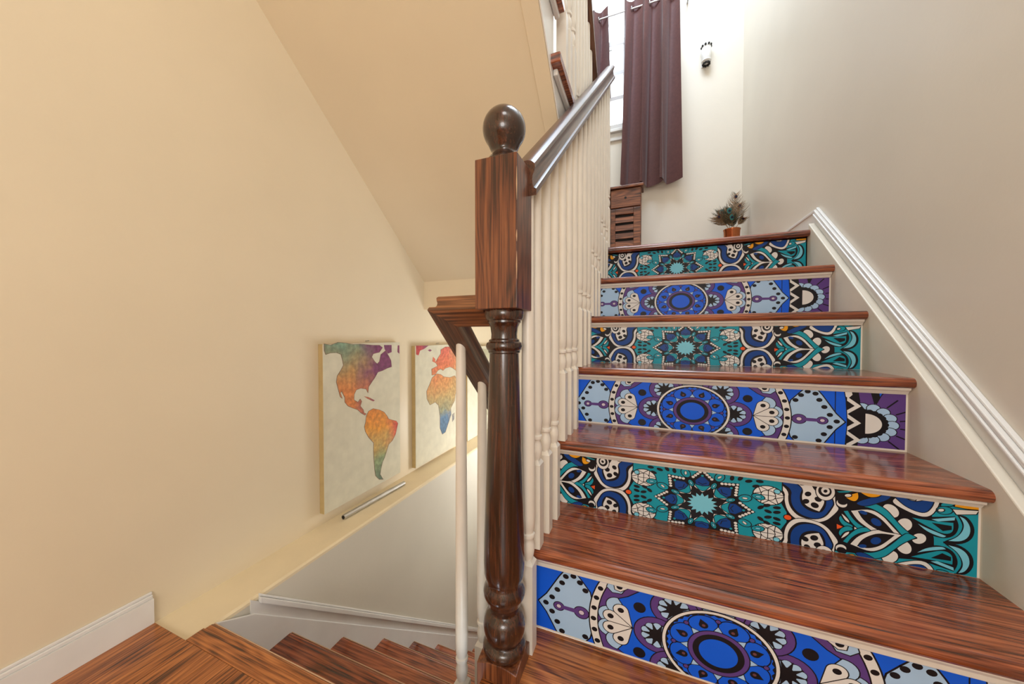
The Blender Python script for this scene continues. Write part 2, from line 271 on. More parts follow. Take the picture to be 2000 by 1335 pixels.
TEAL_TRACE=[('K',0,0,[(105.8,95.7),(398.1,108),(333.7,76.9),(349,-38.9),(307.3,-51.8),(114.6,-67.3)]),('W',1,1,[(111.3,85.8),(138.1,61.4),(136.6,39.4),(142.1,13.7),(156.1,-3.1),(179.8,-3.6),(199.6,3.5),(212.3,22.9),(220.1,39),(213.6,46.6),(213.3,74.9),(192,91.3),(148.3,90.4)]),('K',0,1,[(122,86.6),(144.2,64.1),(142.7,40.8),(148.1,20.5),(161.2,4.9),(183.1,3.5),(199.5,13.2),(208.9,35.1),(213.6,51.7),(198.6,84.8),(165.4,91.2)]),('N',0,1,[(124.7,85.7),(149.4,69.2),(147,44.5),(151.6,24),(164.5,9.8),(184.7,6.1),(197.8,15.4),(205.7,34.3),(212,51.3),(198.8,71.8),(162,87.8),(144.8,88.4)]),('K',0,1,[(148.3,87.8),(165.5,73.9),(161.4,61.1),(160.8,44.9),(166,30.1),(179.6,21.4),(192.8,22),(199.2,35.4),(200.7,51.4),(198.8,71.8),(178.8,88.6)]),('W',0,1,[(153.5,87.5),(167.3,73),(163.3,50.8),(169.4,34.9),(181.2,28.4),(190.3,25.3),(196.7,42.6),(197.4,53.2),(192.4,62.6),(182.3,73.5),(177.2,87)]),('K',0,1,[(178.3,63.4),(177.8,60.8),(176.4,58.5),(174.4,56.9),(172.2,56.4),(170.2,57.1),(168.8,58.8),(168.2,61.2),(168.7,63.9),(170.1,66.2),(172.1,67.8),(174.3,68.2),(176.3,67.5),(177.8,65.8)]),('K',0,1,[(175.5,45.6),(175,43),(173.5,40.6),(171.4,39),(169,38.4),(166.8,39),(165.3,40.7),(164.7,43.1),(165.2,45.8),(166.7,48.2),(168.8,49.8),(171.2,50.3),(173.4,49.7),(174.9,48)]),('K',0,1,[(189.5,36.2),(188.3,33.7),(186.2,32.1),(183.6,31.7),(181,32.6),(178.8,34.6),(177.6,37.3),(177.6,40.3),(178.7,42.8),(180.8,44.4),(183.5,44.8),(186.1,43.8),(188.3,41.8),(189.5,39.1)]),('K',0,1,[(193.6,51.4),(192.6,49.1),(190.7,47.7),(188.4,47.3),(186,48.1),(184.1,50),(183,52.5),(183,55.1),(184.1,57.4),(186,58.9),(188.3,59.2),(190.7,58.4),(192.6,56.6),(193.6,54.1)]),('K',0,1,[(169.6,85.4),(169.2,83.7),(167.8,82.1),(165.8,81),(163.5,80.5),(161.5,80.8),(160,81.8),(159.5,83.3),(160,85.1),(161.4,86.6),(163.4,87.8),(165.7,88.2),(167.7,87.9),(169.1,86.9)]),('W',1,1,[(212.5,68.1),(210.6,62.2),(207.5,57.3),(203.6,54),(199.1,52.5),(194.6,53),(190.5,55.6),(187.2,59.8),(185.1,65.4),(184.2,71.7),(184.8,78.2),(186.8,84.2),(190,89),(194,92.3),(198.4,93.7),(202.9,93.1),(206.9,90.5),(210.2,86.2),(212.3,80.7),(213.1,74.5)]),('K',0,1,[(207.4,70.8),(206,66.6),(203.5,63.4),(200.4,61.4),(197,61),(193.7,62.2),(190.9,64.8),(188.9,68.6),(188,73.1),(188.4,77.8),(189.9,81.9),(192.3,85.2),(195.5,87.1),(198.9,87.5),(202.2,86.2),(205,83.6),(206.9,79.8),(207.8,75.3)]),('W',0,1,[(204.9,72.7),(203.6,69.4),(201.3,67.1),(198.5,66.4),(195.7,67.4),(193.6,69.9),(192.5,73.4),(192.6,77.2),(193.9,80.5),(196.2,82.8),(199,83.4),(201.8,82.4),(203.9,79.9),(205,76.5)]),('K',0,1,[(201.7,75),(201.4,73.4),(200.6,72),(199.5,71),(198.2,70.7),(197,71.2),(196.1,72.3),(195.8,73.8),(196.1,75.4),(196.9,76.9),(198.1,77.8),(199.4,78.1),(200.6,77.7),(201.4,76.6)]),('W',1,1,[(230.5,48.2),(228.9,44.6),(226,42.2),(222.4,41.6),(218.7,42.9),(215.7,45.8),(214.1,49.8),(214.1,54.1),(215.7,57.8),(218.6,60.2),(222.3,60.7),(226,59.4),(228.9,56.5),(230.5,52.5)]),('K',0,1,[(230.5,55.6),(229.5,52.3),(227.3,49.7),(224.3,48.4),(221.1,48.5),(218.3,50.2),(216.6,53),(216.2,56.5),(217.2,59.8),(219.5,62.4),(222.5,63.7),(225.7,63.5),(228.4,61.8),(230.1,59)]),('O',1,0,[(214.9,4.1),(226.9,-1.8),(215.4,-10)]),('T',1,1,[(217.5,17.7),(221.1,25.1),(226.8,11),(238.6,6.4),(238.7,0),(231.7,-3.1),(226.9,-0.5),(220.5,6.8)]),('W',1,1,[(221,28.9),(225,27.3),(233.8,15.4),(233.9,9),(226.7,13.6)]),('W',1,0,[(239.4,4),(248.8,-2.4),(240.3,-8.5)]),('T',1,1,[(224.1,34.8),(231.2,37.8),(237.6,21.5),(250.2,6.9),(272.2,-1.1),(256.5,-7.2),(244.1,-0.3),(234.6,13)]),('W',1,1,[(234.3,38.1),(261.8,49),(278.4,38),(289.7,19.7),(303.8,-1.2),(271.6,-6.8),(256.3,6),(243.9,18)]),('K',0,1,[(244.4,39.7),(257.4,41.6),(271,34.9),(281.6,22.6),(294.3,1.7),(274.4,2),(260,12),(250,24.6)]),('N',0,1,[(276.5,16),(274.9,13.5),(272.3,12.3),(269.1,12.8),(266.1,14.9),(263.8,18.2),(262.6,22),(262.9,25.6),(264.5,28.2),(267.2,29.3),(270.3,28.7),(273.3,26.6),(275.6,23.3),(276.8,19.6)]),('N',0,1,[(257.6,35.9),(256.7,34.3),(254.9,33.5),(252.5,33.5),(250.1,34.3),(248,35.9),(246.8,37.8),(246.6,39.8),(247.5,41.3),(249.3,42.2),(251.6,42.1),(254.1,41.3),(256.1,39.7),(257.4,37.8)]),('W',1,1,[(299.4,42.6),(296.7,37.8),(292.3,35.6),(287.2,36.2),(282.4,39.7),(278.7,45.4),(277,52),(277.7,58.4),(280.4,63.1),(284.8,65.3),(289.9,64.6),(294.7,61),(298.3,55.4),(300,48.8)]),('W',1,1,[(316.9,26.9),(316,20),(313.1,14),(308.9,9.9),(304.1,8.7),(299.8,10.4),(296.7,14.9),(295.5,21.3),(296.5,28.2),(299.4,34.2),(303.7,38.2),(308.5,39.4),(312.8,37.6),(315.8,33.1)]),('W',1,0,[(334.7,2.1),(333.9,-3.4),(331.2,-8.3),(327.4,-11.8),(323,-13),(319.1,-11.8),(316.3,-8.4),(315.2,-3.4),(316.1,2.2),(318.8,7.2),(322.7,10.6),(327,11.8),(331,10.5),(333.7,7.1)]),('T',1,1,[(255.6,63.9),(269.2,62),(282.7,52.7),(293.2,35.5),(305,16.4),(322.2,-0.9),(311,-8.9),(303.8,-1.2),(290.4,22.4),(276.9,40.1),(263.4,49.3),(252.7,50.6)]),('T',1,1,[(213.3,77.5),(246.1,87.1),(230.7,77.4),(218.1,74.7)]),('N',1,1,[(241.8,58.2),(254,68.6),(279.3,84.2),(291,86.8),(285.4,73.2),(270.7,62.4),(254.2,51),(243.4,53.5)]),('Y',1,1,[(226.1,67.4),(235.4,75.9),(244.6,81.7),(246.3,69.4),(241.8,59.5),(234,60.3)]),('Y',1,1,[(246.2,83.3),(278.5,90.3),(275,78.3),(261.5,72.8),(252.4,77.1)]),('W',1,1,[(236.1,72.7),(235.6,70.8),(234.1,69.1),(232,67.8),(229.6,67.3),(227.5,67.6),(226,68.7),(225.4,70.4),(225.9,72.3),(227.4,74),(229.5,75.3),(231.9,75.8),(234,75.5),(235.5,74.4)]),('W',1,1,[(288.4,68.9),(305.9,55.8),(327.2,45.3),(339.6,50.8),(347.5,70.6),(350.6,89.9),(333.5,88.9),(305.5,87.5),(293.3,81.1)]),('N',1,1,[(293.3,81.1),(302.6,85.7),(317,76.7),(329.5,82),(333.5,88.9),(343.4,88.7),(340.7,71.4),(332.6,55.5),(320.1,56.8),(305.8,65.1)]),('W',1,1,[(301.1,88.5),(323.1,89),(319.7,79.8),(306.9,83)]),('K',0,1,[(308.9,44.3),(339.6,49.6),(367.7,57.8),(373.3,39.2),(368.3,16.7),(353.8,6.7),(334.6,12.2),(324.7,26.5)]),('T',1,1,[(313.2,43),(342.4,41.9),(366.6,44.5),(366.9,23.4),(355,15.4),(334.4,27.8)]),('K',0,1,[(339.8,37.6),(364.1,36.8),(364.2,28.6),(353.6,23.3)]),('L',0,1,[(339.7,44.8),(367.8,56.1),(367.2,49.4),(347.9,42.1)]),('L',0,1,[(323.2,30.9),(334.4,24.2),(357.7,13.8),(353.8,9.1),(334.5,17)]),('K',0,1,[(369.7,61.8),(382.1,61.4),(391.4,39.4),(388.6,15.3),(375.2,0.3),(353.9,-2),(356.5,3.9),(369.7,14.7),(376,30.6),(376.5,44.7)]),('L',0,1,[(373,59.1),(380.2,55.1),(386.3,38),(384.3,18.8),(375.1,6.8),(360.5,4.6),(371,15.1),(377.6,31),(378.4,45.3)]),('T',1,1,[(350,80.7),(360.7,89.1),(368.7,85),(363.5,76.8),(350.1,74.8)]),('T',1,1,[(364.9,68),(363.8,64.2),(360.9,61),(356.9,59),(352.4,58.6),(348.4,59.9),(345.7,62.6),(344.9,66.3),(346,70.1),(348.9,73.4),(353,75.3),(357.5,75.7),(361.4,74.4),(364.1,71.6)]),('W',1,1,[(355.2,67.7),(354.8,66),(353.6,64.4),(351.9,63.2),(350,62.7),(348.3,63.1),(347,64.1),(346.6,65.6),(347,67.4),(348.2,69),(349.9,70.1),(351.8,70.6),(353.6,70.3),(354.8,69.2)]),('W',1,1,[(363.6,72.1),(395.4,76.2),(392.3,67.4),(369,61.2)]),('Y',1,1,[(368.6,88.6),(395.6,87.1),(396,77.1),(380.6,75.7),(365.9,77.8)])]
MAPS={'NA':[(0.317,0.669),(0.343,0.663),(0.377,0.673),(0.413,0.67),(0.45,0.663),(0.485,0.664),(0.557,0.657),(0.594,0.656),(0.612,0.645),(0.593,0.625),(0.557,0.62),(0.548,0.607),(0.565,0.586),(0.579,0.575),(0.593,0.584),(0.602,0.615),(0.631,0.63),(0.651,0.605),(0.666,0.583),(0.67,0.554),(0.64,0.55),(0.611,0.542),(0.583,0.538),(0.565,0.516),(0.547,0.499),(0.529,0.481),(0.525,0.456),(0.516,0.473),(0.487,0.481),(0.463,0.478),(0.452,0.461),(0.451,0.439),(0.471,0.426),(0.483,0.437),(0.491,0.426),(0.483,0.408),(0.499,0.389),(0.503,0.375),(0.515,0.369),(0.507,0.365),(0.486,0.379),(0.47,0.395),(0.447,0.406),(0.421,0.42),(0.406,0.438),(0.406,0.456),(0.392,0.483),(0.385,0.478),(0.394,0.455),(0.385,0.463),(0.375,0.497),(0.368,0.522),(0.372,0.545),(0.39,0.566),(0.401,0.583),(0.396,0.607),(0.39,0.626),(0.37,0.634),(0.343,0.634),(0.323,0.629),(0.317,0.644)],'BAF':[(0.622,0.656),(0.671,0.655),(0.671,0.622),(0.646,0.616),(0.626,0.637)],'GRE':[(0.713,0.652),(0.724,0.652),(0.724,0.612),(0.711,0.62)],'CUB':[(0.503,0.445),(0.529,0.437),(0.564,0.417),(0.555,0.414),(0.524,0.43)],'SA':[(0.515,0.36),(0.528,0.377),(0.554,0.383),(0.591,0.37),(0.619,0.354),(0.638,0.332),(0.648,0.316),(0.699,0.295),(0.71,0.28),(0.693,0.233),(0.672,0.21),(0.647,0.199),(0.636,0.178),(0.621,0.148),(0.607,0.132),(0.597,0.104),(0.592,0.082),(0.606,0.059),(0.611,0.052),(0.587,0.061),(0.565,0.086),(0.56,0.114),(0.556,0.156),(0.554,0.197),(0.555,0.234),(0.527,0.265),(0.509,0.296),(0.504,0.317),(0.511,0.335)],'GR2':[(0.85,0.647),(0.958,0.644),(0.917,0.627),(0.884,0.62),(0.871,0.596),(0.852,0.601)],'ICE':[(0.951,0.619),(0.972,0.624),(0.989,0.617),(0.972,0.611)],'UK':[(1,0.581),(1.022,0.567),(1.022,0.545),(0.993,0.556)],'EU':[(1.022,0.549),(1.045,0.569),(1.076,0.594),(1.076,0.616),(1.124,0.632),(1.175,0.631),(1.201,0.606),(1.255,0.628),(1.322,0.624),(1.321,0.488),(1.254,0.479),(1.209,0.498),(1.174,0.51),(1.123,0.506),(1.099,0.495),(1.075,0.506),(1.044,0.5),(1.021,0.48),(0.988,0.48),(0.985,0.514),(1.014,0.52),(1.044,0.526)],'AF':[(1.037,0.483),(1.075,0.475),(1.107,0.458),(1.174,0.446),(1.227,0.451),(1.273,0.434),(1.282,0.355),(1.235,0.333),(1.226,0.297),(1.181,0.258),(1.186,0.22),(1.146,0.164),(1.121,0.129),(1.088,0.125),(1.065,0.167),(1.065,0.237),(1.05,0.302),(1.02,0.325),(0.969,0.319),(0.942,0.356),(0.939,0.398),(0.97,0.436),(0.992,0.467)],'MAD':[(1.198,0.217),(1.225,0.223),(1.221,0.184),(1.198,0.17)]}

# ================================================================ layout numbers (metres)
XL, XR, YB, YF = -0.99, 0.80, 2.44, -2.5           # left wall, right wall, far wall, wall behind the camera
XLEDGE, XSTR, XE = -0.853, -0.845, 0.764           # lower left wall face, lower stringer, right end of the treads
YN = [-0.03, 0.1831, 0.3965, 0.6073, 0.8103, 1.0122, 1.2133]      # riser planes 1..6
ZN = [0.0, 0.2055, 0.3954, 0.5912, 0.7757, 0.9574, 1.1417]        # tread tops
OV, TH = 0.030, 0.027
LY = [-0.0886, 0.1033, 0.2859, 0.4817, 0.6714, 0.8637, 1.056, 1.248]      # lower nosings
LZ = [0.0, -0.1814, -0.350, -0.5207, -0.6956, -0.8752, -1.055, -1.235]
def soffit(y): return 0.99+0.876*(0.955-y)
def xc(y): return -0.114+0.052*(y-0.09)            # centre line of the upper balusters

# ================================================================ shell
ztop = 4.3
struct('wall_left', MB().box((XL-0.1, YF, -0.25), (XL, YB+0.1, ztop)), M['wall_warm_tint'], 'smooth cream painted wall on the left, warm light put in its tint, hung with map canvases')
# lower stairwell wall with the plaster ledge on top
o = struct('wall_lower_left', MB().exY([(XL, -1.6), (XLEDGE, -1.6), (XLEDGE, -0.022), (XL, -0.022)], -0.0886, YB), M['wall_lower'], 'pale lower stairwell wall beneath the cream ledge')
struct('trim_1', MB().exY([(XL, -0.022), (XLEDGE+0.001, -0.022), (XLEDGE+0.001, -0.014), (XLEDGE-0.006, -0.010), (XL, -0.006)], -0.146, YB), M['ledge'], 'cream plaster ledge running along the left wall')
struct('wall_right', MB().box((XR, YF, -0.25), (XR+0.1, YB+0.1, ztop)), M['wall_cool_tint'], 'cream painted wall, cooler light put in its tint, rising beside the decorated stairs')
WX0, WX1, WZ0, WZ1 = -0.40, 0.30, 2.43, 3.95
b = MB(); b.box((XL-0.1, YB, -1.6), (WX0, YB+0.14, ztop)); b.box((WX1, YB, -1.6), (XR+0.1, YB+0.14, ztop)); b.box((WX0, YB, -1.6), (WX1, YB+0.14, WZ0)); b.box((WX0, YB, WZ1), (WX1, YB+0.14, ztop))
struct('wall_back', b, M['wall_cool_tint'], 'far landing wall with the tall window')
struct('wall_front', MB().box((XL-0.1, YF-0.1, -0.25), (XR+0.1, YF, ztop)), M['wall_warm_tint'], 'cream wall behind the camera')
struct('ceiling', MB().box((XL-0.1, YF-0.1, ztop), (XR+0.1, YB+0.14, ztop+0.1)), M['wall_cool_tint'], 'ceiling high above the stairwell')
struct('wall_middle', MB().box((-0.178, 0.13, -1.6), (-0.14, YB, 0.10)), M['wall_lower'], 'pale wall under the upper flight beside the lower stairs')
struct('floor_lower', MB().box((XL, -0.2, -1.60), (XR, YB, -1.415)), M['floor'], 'lower hall floor at the foot of the stairs')

# landing floor: planks as separate boards
fl = struct('floor', MB().box((XL, YF, -0.06), (XR, -0.16, -0.016)), M['black'], 'stained oak landing floor in front of the stairs')
b = MB().box((-0.178, -0.16, -0.06), (XR, 0.1831, -0.016)); struct('floor_step', b, M['black'], 'oak floor strip at the foot of the decorated stairs')
fs = bpy.data.objects['floor_step']
x = XL; i = 0
pw = 0.083
while x < XR-0.01:
    x1 = min(x+pw, XR); y0 = -0.146
    cuts = [YF, -1.1-0.37*((i*5) % 4), y0]
    for a, c in zip(cuts[:-1], cuts[1:]):
        obj('plank', MB().box((x+0.0004, a+0.0004, -0.016), (x1-0.0004, c-0.0004, 0)), M['floor'], fl)
    x = x1; i += 1
# border boards laid across, and the nosing of the lower stairs
obj('border_board', MB().box((XLEDGE+0.003, -0.1455, -0.016), (-0.205, -0.112, 0)), M['floor_x'], fl)
def nose_profile(y_back, y_nose, z, th=TH, direction=-1):
    """tread section in (y,z): rounded nosing at y_nose; direction -1 faces the camera"""
    r = th/2; s = direction; pts = [(y_back, z-th), (y_back, z)]
    yc = y_nose-s*r
    for k in range(9):
        a = PI/2-k*PI/8; pts.append((yc+s*r*math.cos(a), z-r+r*math.sin(a)))
    return pts
obj('landing_nosing', MB().exX(nose_profile(-0.112, LY[0], 0.0, direction=1), XSTR, -0.205), M['floor_x'], fl)
obj('glint_wear_edge', MB().tube([(XSTR, LY[0]-0.0035, -0.0032), (-0.206, LY[0]-0.0035, -0.0032)], 0.0013, 6), M['glint_wear'], fl)  # light reflected along the nosing edge, modelled as a pale strip
y = -0.146; i = 0
while y < 0.182:
    y1 = min(y+0.083, 0.1831)
    obj('plank', MB().box((-0.1775, y+0.0004, -0.016), (XR, y1-0.0004, 0)), M['floor_x'], fs); y = y1
# upper landing
b = MB(); b.box((-0.155, 1.2133, 0.84), (XR, YB, 1.1417-TH)); b.box((XL, 0.956, 0.84), (-0.155, YB, 1.1417-TH))
struct('floor_landing', b, M['wall_warm_tint'], 'upper landing slab, its cream edge showing under the sloped ceiling')
lf = bpy.data.objects['floor_landing']
for k in range(8):
    a = 1.29+k*0.1437; obj('plank', MB().box((XL, a+0.0004, 1.1417-TH), (XR, a+0.1433, 1.1417)), M['tread'], lf)

# sloped underside of the top flight
def slope_panel(x0, x1, y0, y1, dz, th):
    return MB().exX([(y0, soffit(y0)+dz), (y1, soffit(y1)+dz), (y1, soffit(y1)+dz+th), (y0, soffit(y0)+dz+th)], x0, x1)
struct('ceiling_sloped', slope_panel(XL, -0.140, -1.6, 0.956, 0, 0.03), M['wall_warm_tint'], 'sloped cream ceiling under the flight overhead')
struct('trim_2', slope_panel(-0.186, -0.1375, -1.6, 0.956, -0.006, 0.012), M['wall_warm_tint'], 'narrow cream board along the edge of the sloped ceiling', bevel=0.002)

# ================================================================ skirt boards and baseboards
def wall_strip(name, x_wall, sgn, line, lo, hi, th, mat, label, cap=0.0, y0=0, y1=1):
    pass
def sloped_board(mb, x0, x1, y0, y1, zf, lo, hi, mi=0):
    mb.exX([(y0, zf(y0)+lo), (y1, zf(y1)+lo), (y1, zf(y1)+hi), (y0, zf(y0)+hi)], x0, x1, mi)
zs = lambda y: 1.232+0.877*(y-1.207)               # top line of the right skirt
sk = MB(); sloped_board(sk, 0.786, XR, -0.30, 1.2, zs, -0.30, -0.012)
sk.box((0.786, 1.2, 1.10), (XR, YB, 1.215))
tr = struct('trim_3', sk, M['trim'], 'white skirt board climbing the right wall beside the stairs')
cp = MB(); sloped_board(cp, 0.780, XR, -0.30, 1.204, zs, -0.020, -0.006); sloped_board(cp, 0.789, XR, -0.30, 1.206, zs, -0.006, 0.003); sloped_board(cp, 0.776, XR, -0.30, 1.203, zs, -0.030, -0.020)
obj('cap_moulding', cp, M['trim'], tr, bevel=0.0025)
cb = MB(); cb.box((0.782, 1.203, 1.212), (XR, YB, 1.226)); obj('cap_moulding', cb, M['trim'], tr, bevel=0.003)
bb = struct('baseboard_left', MB().box((XL, YF, 0), (XL+0.011, -0.147, 0.060)), M['trim'], 'white baseboard along the left wall of the landing')
obj('cap_moulding', MB().box((XL, YF, 0.060), (XL+0.008, -0.147, 0.069)).box((XL, YF, 0.069), (XL+0.005, -0.147, 0.076)), M['trim'], bb, bevel=0.002)
zl = lambda y: -0.022-0.893*(y-0.023)              # top of lower skirt
sk = MB(); sloped_board(sk, XLEDGE, XLEDGE+0.004, -0.0886+0.08, 1.7, zl, -0.20, -0.015)
tl = struct('trim_4', sk, M['trim'], 'white skirt board descending with the lower stairs')
cp = MB(); sloped_board(cp, XLEDGE, XLEDGE+0.012, 0.012, 1.7, zl, -0.018, 0.0); sloped_board(cp, XLEDGE, XLEDGE+0.007, 0.012, 1.7, zl, -0.0, 0.008)
obj('cap_moulding', cp, M['trim'], tl, bevel=0.002)

# ================================================================ vinyl prints (flat pieces layered like cut vinyl)
SU = 1.25                                           # the prints are stretched sideways
U0, U1, V0, V1 = -308.0, 394.5, -62.0, 83.0
def clip(poly):
    def cut(ps, inside, inter):
        out = []
        for i in range(len(ps)):
            a, b = ps[i-1], ps[i]
            ia, ib = inside(a), inside(b)
            if ia != ib: out.append(inter(a, b))
            if ib: out.append(b)
        return out
    def ix(c): return lambda a, b: (c, a[1]+(b[1]-a[1])*(c-a[0])/(b[0]-a[0]))
    def iy(c): return lambda a, b: (a[0]+(b[0]-a[0])*(c-a[1])/(b[1]-a[1]), c)
    for ins, it in ((lambda p: p[0] >= U0, ix(U0)), (lambda p: p[0] <= U1, ix(U1)), (lambda p: p[1] >= V0, iy(V0)), (lambda p: p[1] <= V1, iy(V1))):
        if poly: poly = cut(poly, ins, it)
    return poly
class Print:
    keys = ['K', 'W', 'B', 'P', 'S', 'T', 'L', 'N', 'Y', 'O', 'R', 'I']
    def __init__(s): s.items = []; s.layer = 0
    def poly(s, pts, c, stroke=0.0):
        s.layer += 1
        s.items.append((pts, c, s.layer))
        if stroke: s.line(pts+[pts[0]], 'K', stroke)
    def line(s, pts, c, wd):
        s.layer += 1
        for a, b in zip(pts[:-1], pts[1:]):
            dx, dy = b[0]-a[0], b[1]-a[1]; L = math.hypot(dx, dy)
            if L < 1e-6: continue
            nx, ny = -dy/L*wd/2, dx/L*wd/2; ex, ey = dx/L*wd*0.3, dy/L*wd*0.3
            s.items.append(([(a[0]+nx-ex, a[1]+ny-ey), (b[0]+nx+ex, b[1]+ny+ey), (b[0]-nx+ex, b[1]-ny+ey), (a[0]-nx-ex, a[1]-ny-ey)], c, s.layer))
    def disc(s, u, v, r, c, stroke=0.0, n=24, r2=None, rot=0):
        s.poly(ell(u, v, r, r2 or r, rot, n), c, stroke)
    def mesh(s):
        mb = MB(); top = max(i[2] for i in s.items)
        for pts, c, ly in s.items:
            q = clip(pts)
            if len(q) < 3: continue
            ar = sum(q[i-1][0]*q[i][1]-q[i][0]*q[i-1][1] for i in range(len(q)))
            if abs(ar) < 0.2: continue
            if ar < 0: q = q[::-1]
            mb.add([(u*SU/1000, -0.0004-0.0011*ly/top, v/1000) for u, v in q], [tuple(range(len(q)))], s.keys.index(c))
        return mb
def ell(u, v, a, b, rot=0, n=24):
    r = math.radians(rot); c, s_ = math.cos(r), math.sin(r)
    return [(u+a*math.cos(t)*c-b*math.sin(t)*s_, v+a*math.cos(t)*s_+b*math.sin(t)*c) for t in (2*PI*k/n for k in range(n))]
def pol(R, d): return (R*math.cos(math.radians(d)), R*math.sin(math.radians(d)))
def drop(u, v, L, wd, rot):                         # teardrop, point at (u,v), round end L away along rot
    pts = []
    for k in range(15):
        t = -PI*0.62+k*PI*1.24/14; pts.append((L-wd+wd*math.cos(t), wd*math.sin(t)))
    pts = [(0, 0)]+pts
    r = math.radians(rot); return [(u+x*math.cos(r)-y*math.sin(r), v+x*math.sin(r)+y*math.cos(r)) for x, y in pts]

def blue_print():
    p = Print(); p.poly([(-400, -100), (420, -100), (420, 100), (-400, 100)], 'B')
    # right end: purple field, petals, half moon (left end is cut off before this motif)
    p.poly([(296, -100), (420, -100), (420, 100), (296, 100)], 'P')
    for a in (72, 52, 30, 12, -8, -28, -48): p.line([pol(58, a)[0:1][0]+0 and (330+pol(58, a)[0], pol(58, a)[1]), (330+pol(84, a)[0], pol(84, a)[1])], 'K', 3.0)
    p.poly([(296, -100), (318, -100), (322, 60), (317, 100), (296, 100)], 'K')
    p.poly([(336, 100), (345, 52), (368, 100)], 'K'); p.poly([(350, 100), (354, 74), (364, 100)], 'B')
    for k in range(9):
        a = 96-k*24; q = pol(44, a); p.disc(330+q[0], q[1], 11.5, 'S', 1.6, 16)
    p.poly([(296, -62), (330, -38), (330, 38), (310, 75), (296, 83)], 'K')
    for k in range(13):
        a = 92-k*15.3; q = pol(33, a); p.disc(330+q[0], q[1], 6.5, 'K', 0, 10)
    p.disc(330, 0, 35, 'K', 0, 32)
    moon = [pol(27, -90+k*10) for k in range(19)]; p.poly([(331+x, y) for x, y in moon], 'W')
    for v in (0, 46, -46):                          # white chevrons on black
        p.poly([(300, v+24), (324, v), (300, v-24), (300, v-13), (313, v), (300, v+13)], 'W')
    p.poly([(296, 100), (304, 100), (309, 76), (302, 66), (296, 72)], 'W')
    p.poly([(296, -100), (298, -62), (301, 0), (298, 62), (293, 100), (280, 100), (280, -100)], 'B', 1.6)
    for s in (1, -1):
        # pointed pale panel with black dots
        edge = [(200, 52), (214, 72), (226, 88), (246, 90), (258, 70), (270, 46), (282, 22), (298, 0)]
        pan = [(190, 0)]+edge+[(u, -v) for u, v in reversed(edge[:-1])]
        p.poly([(s*u, v) for u, v in pan], 'S', 2.4)
        for u, v in [(209, 53), (219, 68), (231, 79), (245, 74), (252, 57), (261, 38), (271, 17), (283, 0)]:
            for sv in (1, -1):
                if v or sv == 1: p.disc(s*u, sv*v, 5.6, 'K', 0, 14)
        bar = [(215, 5), (262, 4), (262, -4), (215, -5)]
        p.disc(s*216, 0, 13.5, 'P', 1.6); p.disc(s*258, 0, 10, 'P', 1.6, r2=10); p.poly([(s*u, v) for u, v in bar], 'P')
        p.disc(s*216, 0, 5.2, 'I', 1.0, 14); p.disc(s*258, 0, 4.6, 'I', 1.0, 14)
    # dotted white band, purple band
    p.disc(0, 0, 202, 'W', 2.2, 96); p.disc(0, 0, 187, 'P', 2.0, 96)
    for k in range(-4, 5):
        for b in (0, 180): q = pol(194.5, b+k*7.2+(1.2 if b else 0)); p.disc(q[0], q[1], 5.0, 'K', 0, 14)
    # blue field with fans
    for s in (1, -1):
        ap = (s*128, 0)
        for sv in (1, -1):
            for a, L in ((20, 54), (56, 58)):
                d = a*sv if s == 1 else 180-a*sv
                p.poly(drop(ap[0], ap[1], L+7, 19, d), 'S', 1.6)
        for sv in (1, -1):
            p.poly([(s*154, sv*100), (s*138, sv*84), (s*146, sv*68), (s*162, sv*66), (s*172, sv*76), (s*166, sv*100)], 'S', 1.6)
            p.poly([(s*140, sv*100), (s*132, sv*86), (s*148, sv*72), (s*158, sv*74), (s*160, sv*86), (s*154, sv*100)], 'W', 1.4)
            p.disc(s*150, sv*82, 5.2, 'K', 0, 14)
    core = []
    for k in range(48):                              # blue core with a soft scalloped rim
        a = k*7.5; core.append(pol(128+12*abs(math.sin(math.radians(a*2+0)))**2, a))
    for s in (1, -1):
        p.poly([(s*128, 0), (s*136, 30), (s*152, 56), (s*136, 66), (s*100, 100), (0, 100), (0, -100), (s*100, -100), (s*136, -66), (s*152, -56), (s*136, -30)], 'B', 1.8)
        ap = (s*128, 0)
        for sv in (1, -1):
            for a, L in ((58, 52), (19, 54)):
                d = a*sv if s == 1 else 180-a*sv
                p.poly(drop(ap[0], ap[1], L-2, 13, d), 'W', 1.5)
                q = pol(L-15, d); p.disc(ap[0]+q[0], ap[1]+q[1], 5.4, 'K', 0, 14)
            p.disc(s*117, sv*49, 10, 'K', 0, 18, r2=11)
    # purple lobes with black stars
    for k in range(8):
        a = k*45; q = pol(89, a); p.disc(q[0], q[1], 37, 'P', 1.8, 32)
    for k in range(8):
        a = k*45; q = pol(89, a); p.disc(q[0], q[1], 25, 'K', 0, 24)
        for j in range(10):
            r = pol(19, a+j*36+18); p.disc(q[0]+r[0], q[1]+r[1], 7.2, 'S', 1.0, 12)
        st = [pol(27 if j % 2 == 0 else 11, a+j*18) for j in range(20)]
        p.poly([(q[0]+x, q[1]+y) for x, y in st], 'K'); 
    # ring and centre
    p.disc(0, 0, 83, 'K', 0, 64); p.disc(0, 0, 81, 'W', 0, 64); p.disc(0, 0, 76.5, 'K', 0, 64)
    p.poly([pol(74.5 if j % 2 else 71.5, j*4.5) for j in range(80)], 'B')
    p.disc(0, 0, 52, 'S', 0, 48)
    for k in range(8):
        q = pol(56, k*45+22.5); p.disc(q[0], q[1], 17, 'B', 1.8, 28, r2=22, rot=k*45+22.5)
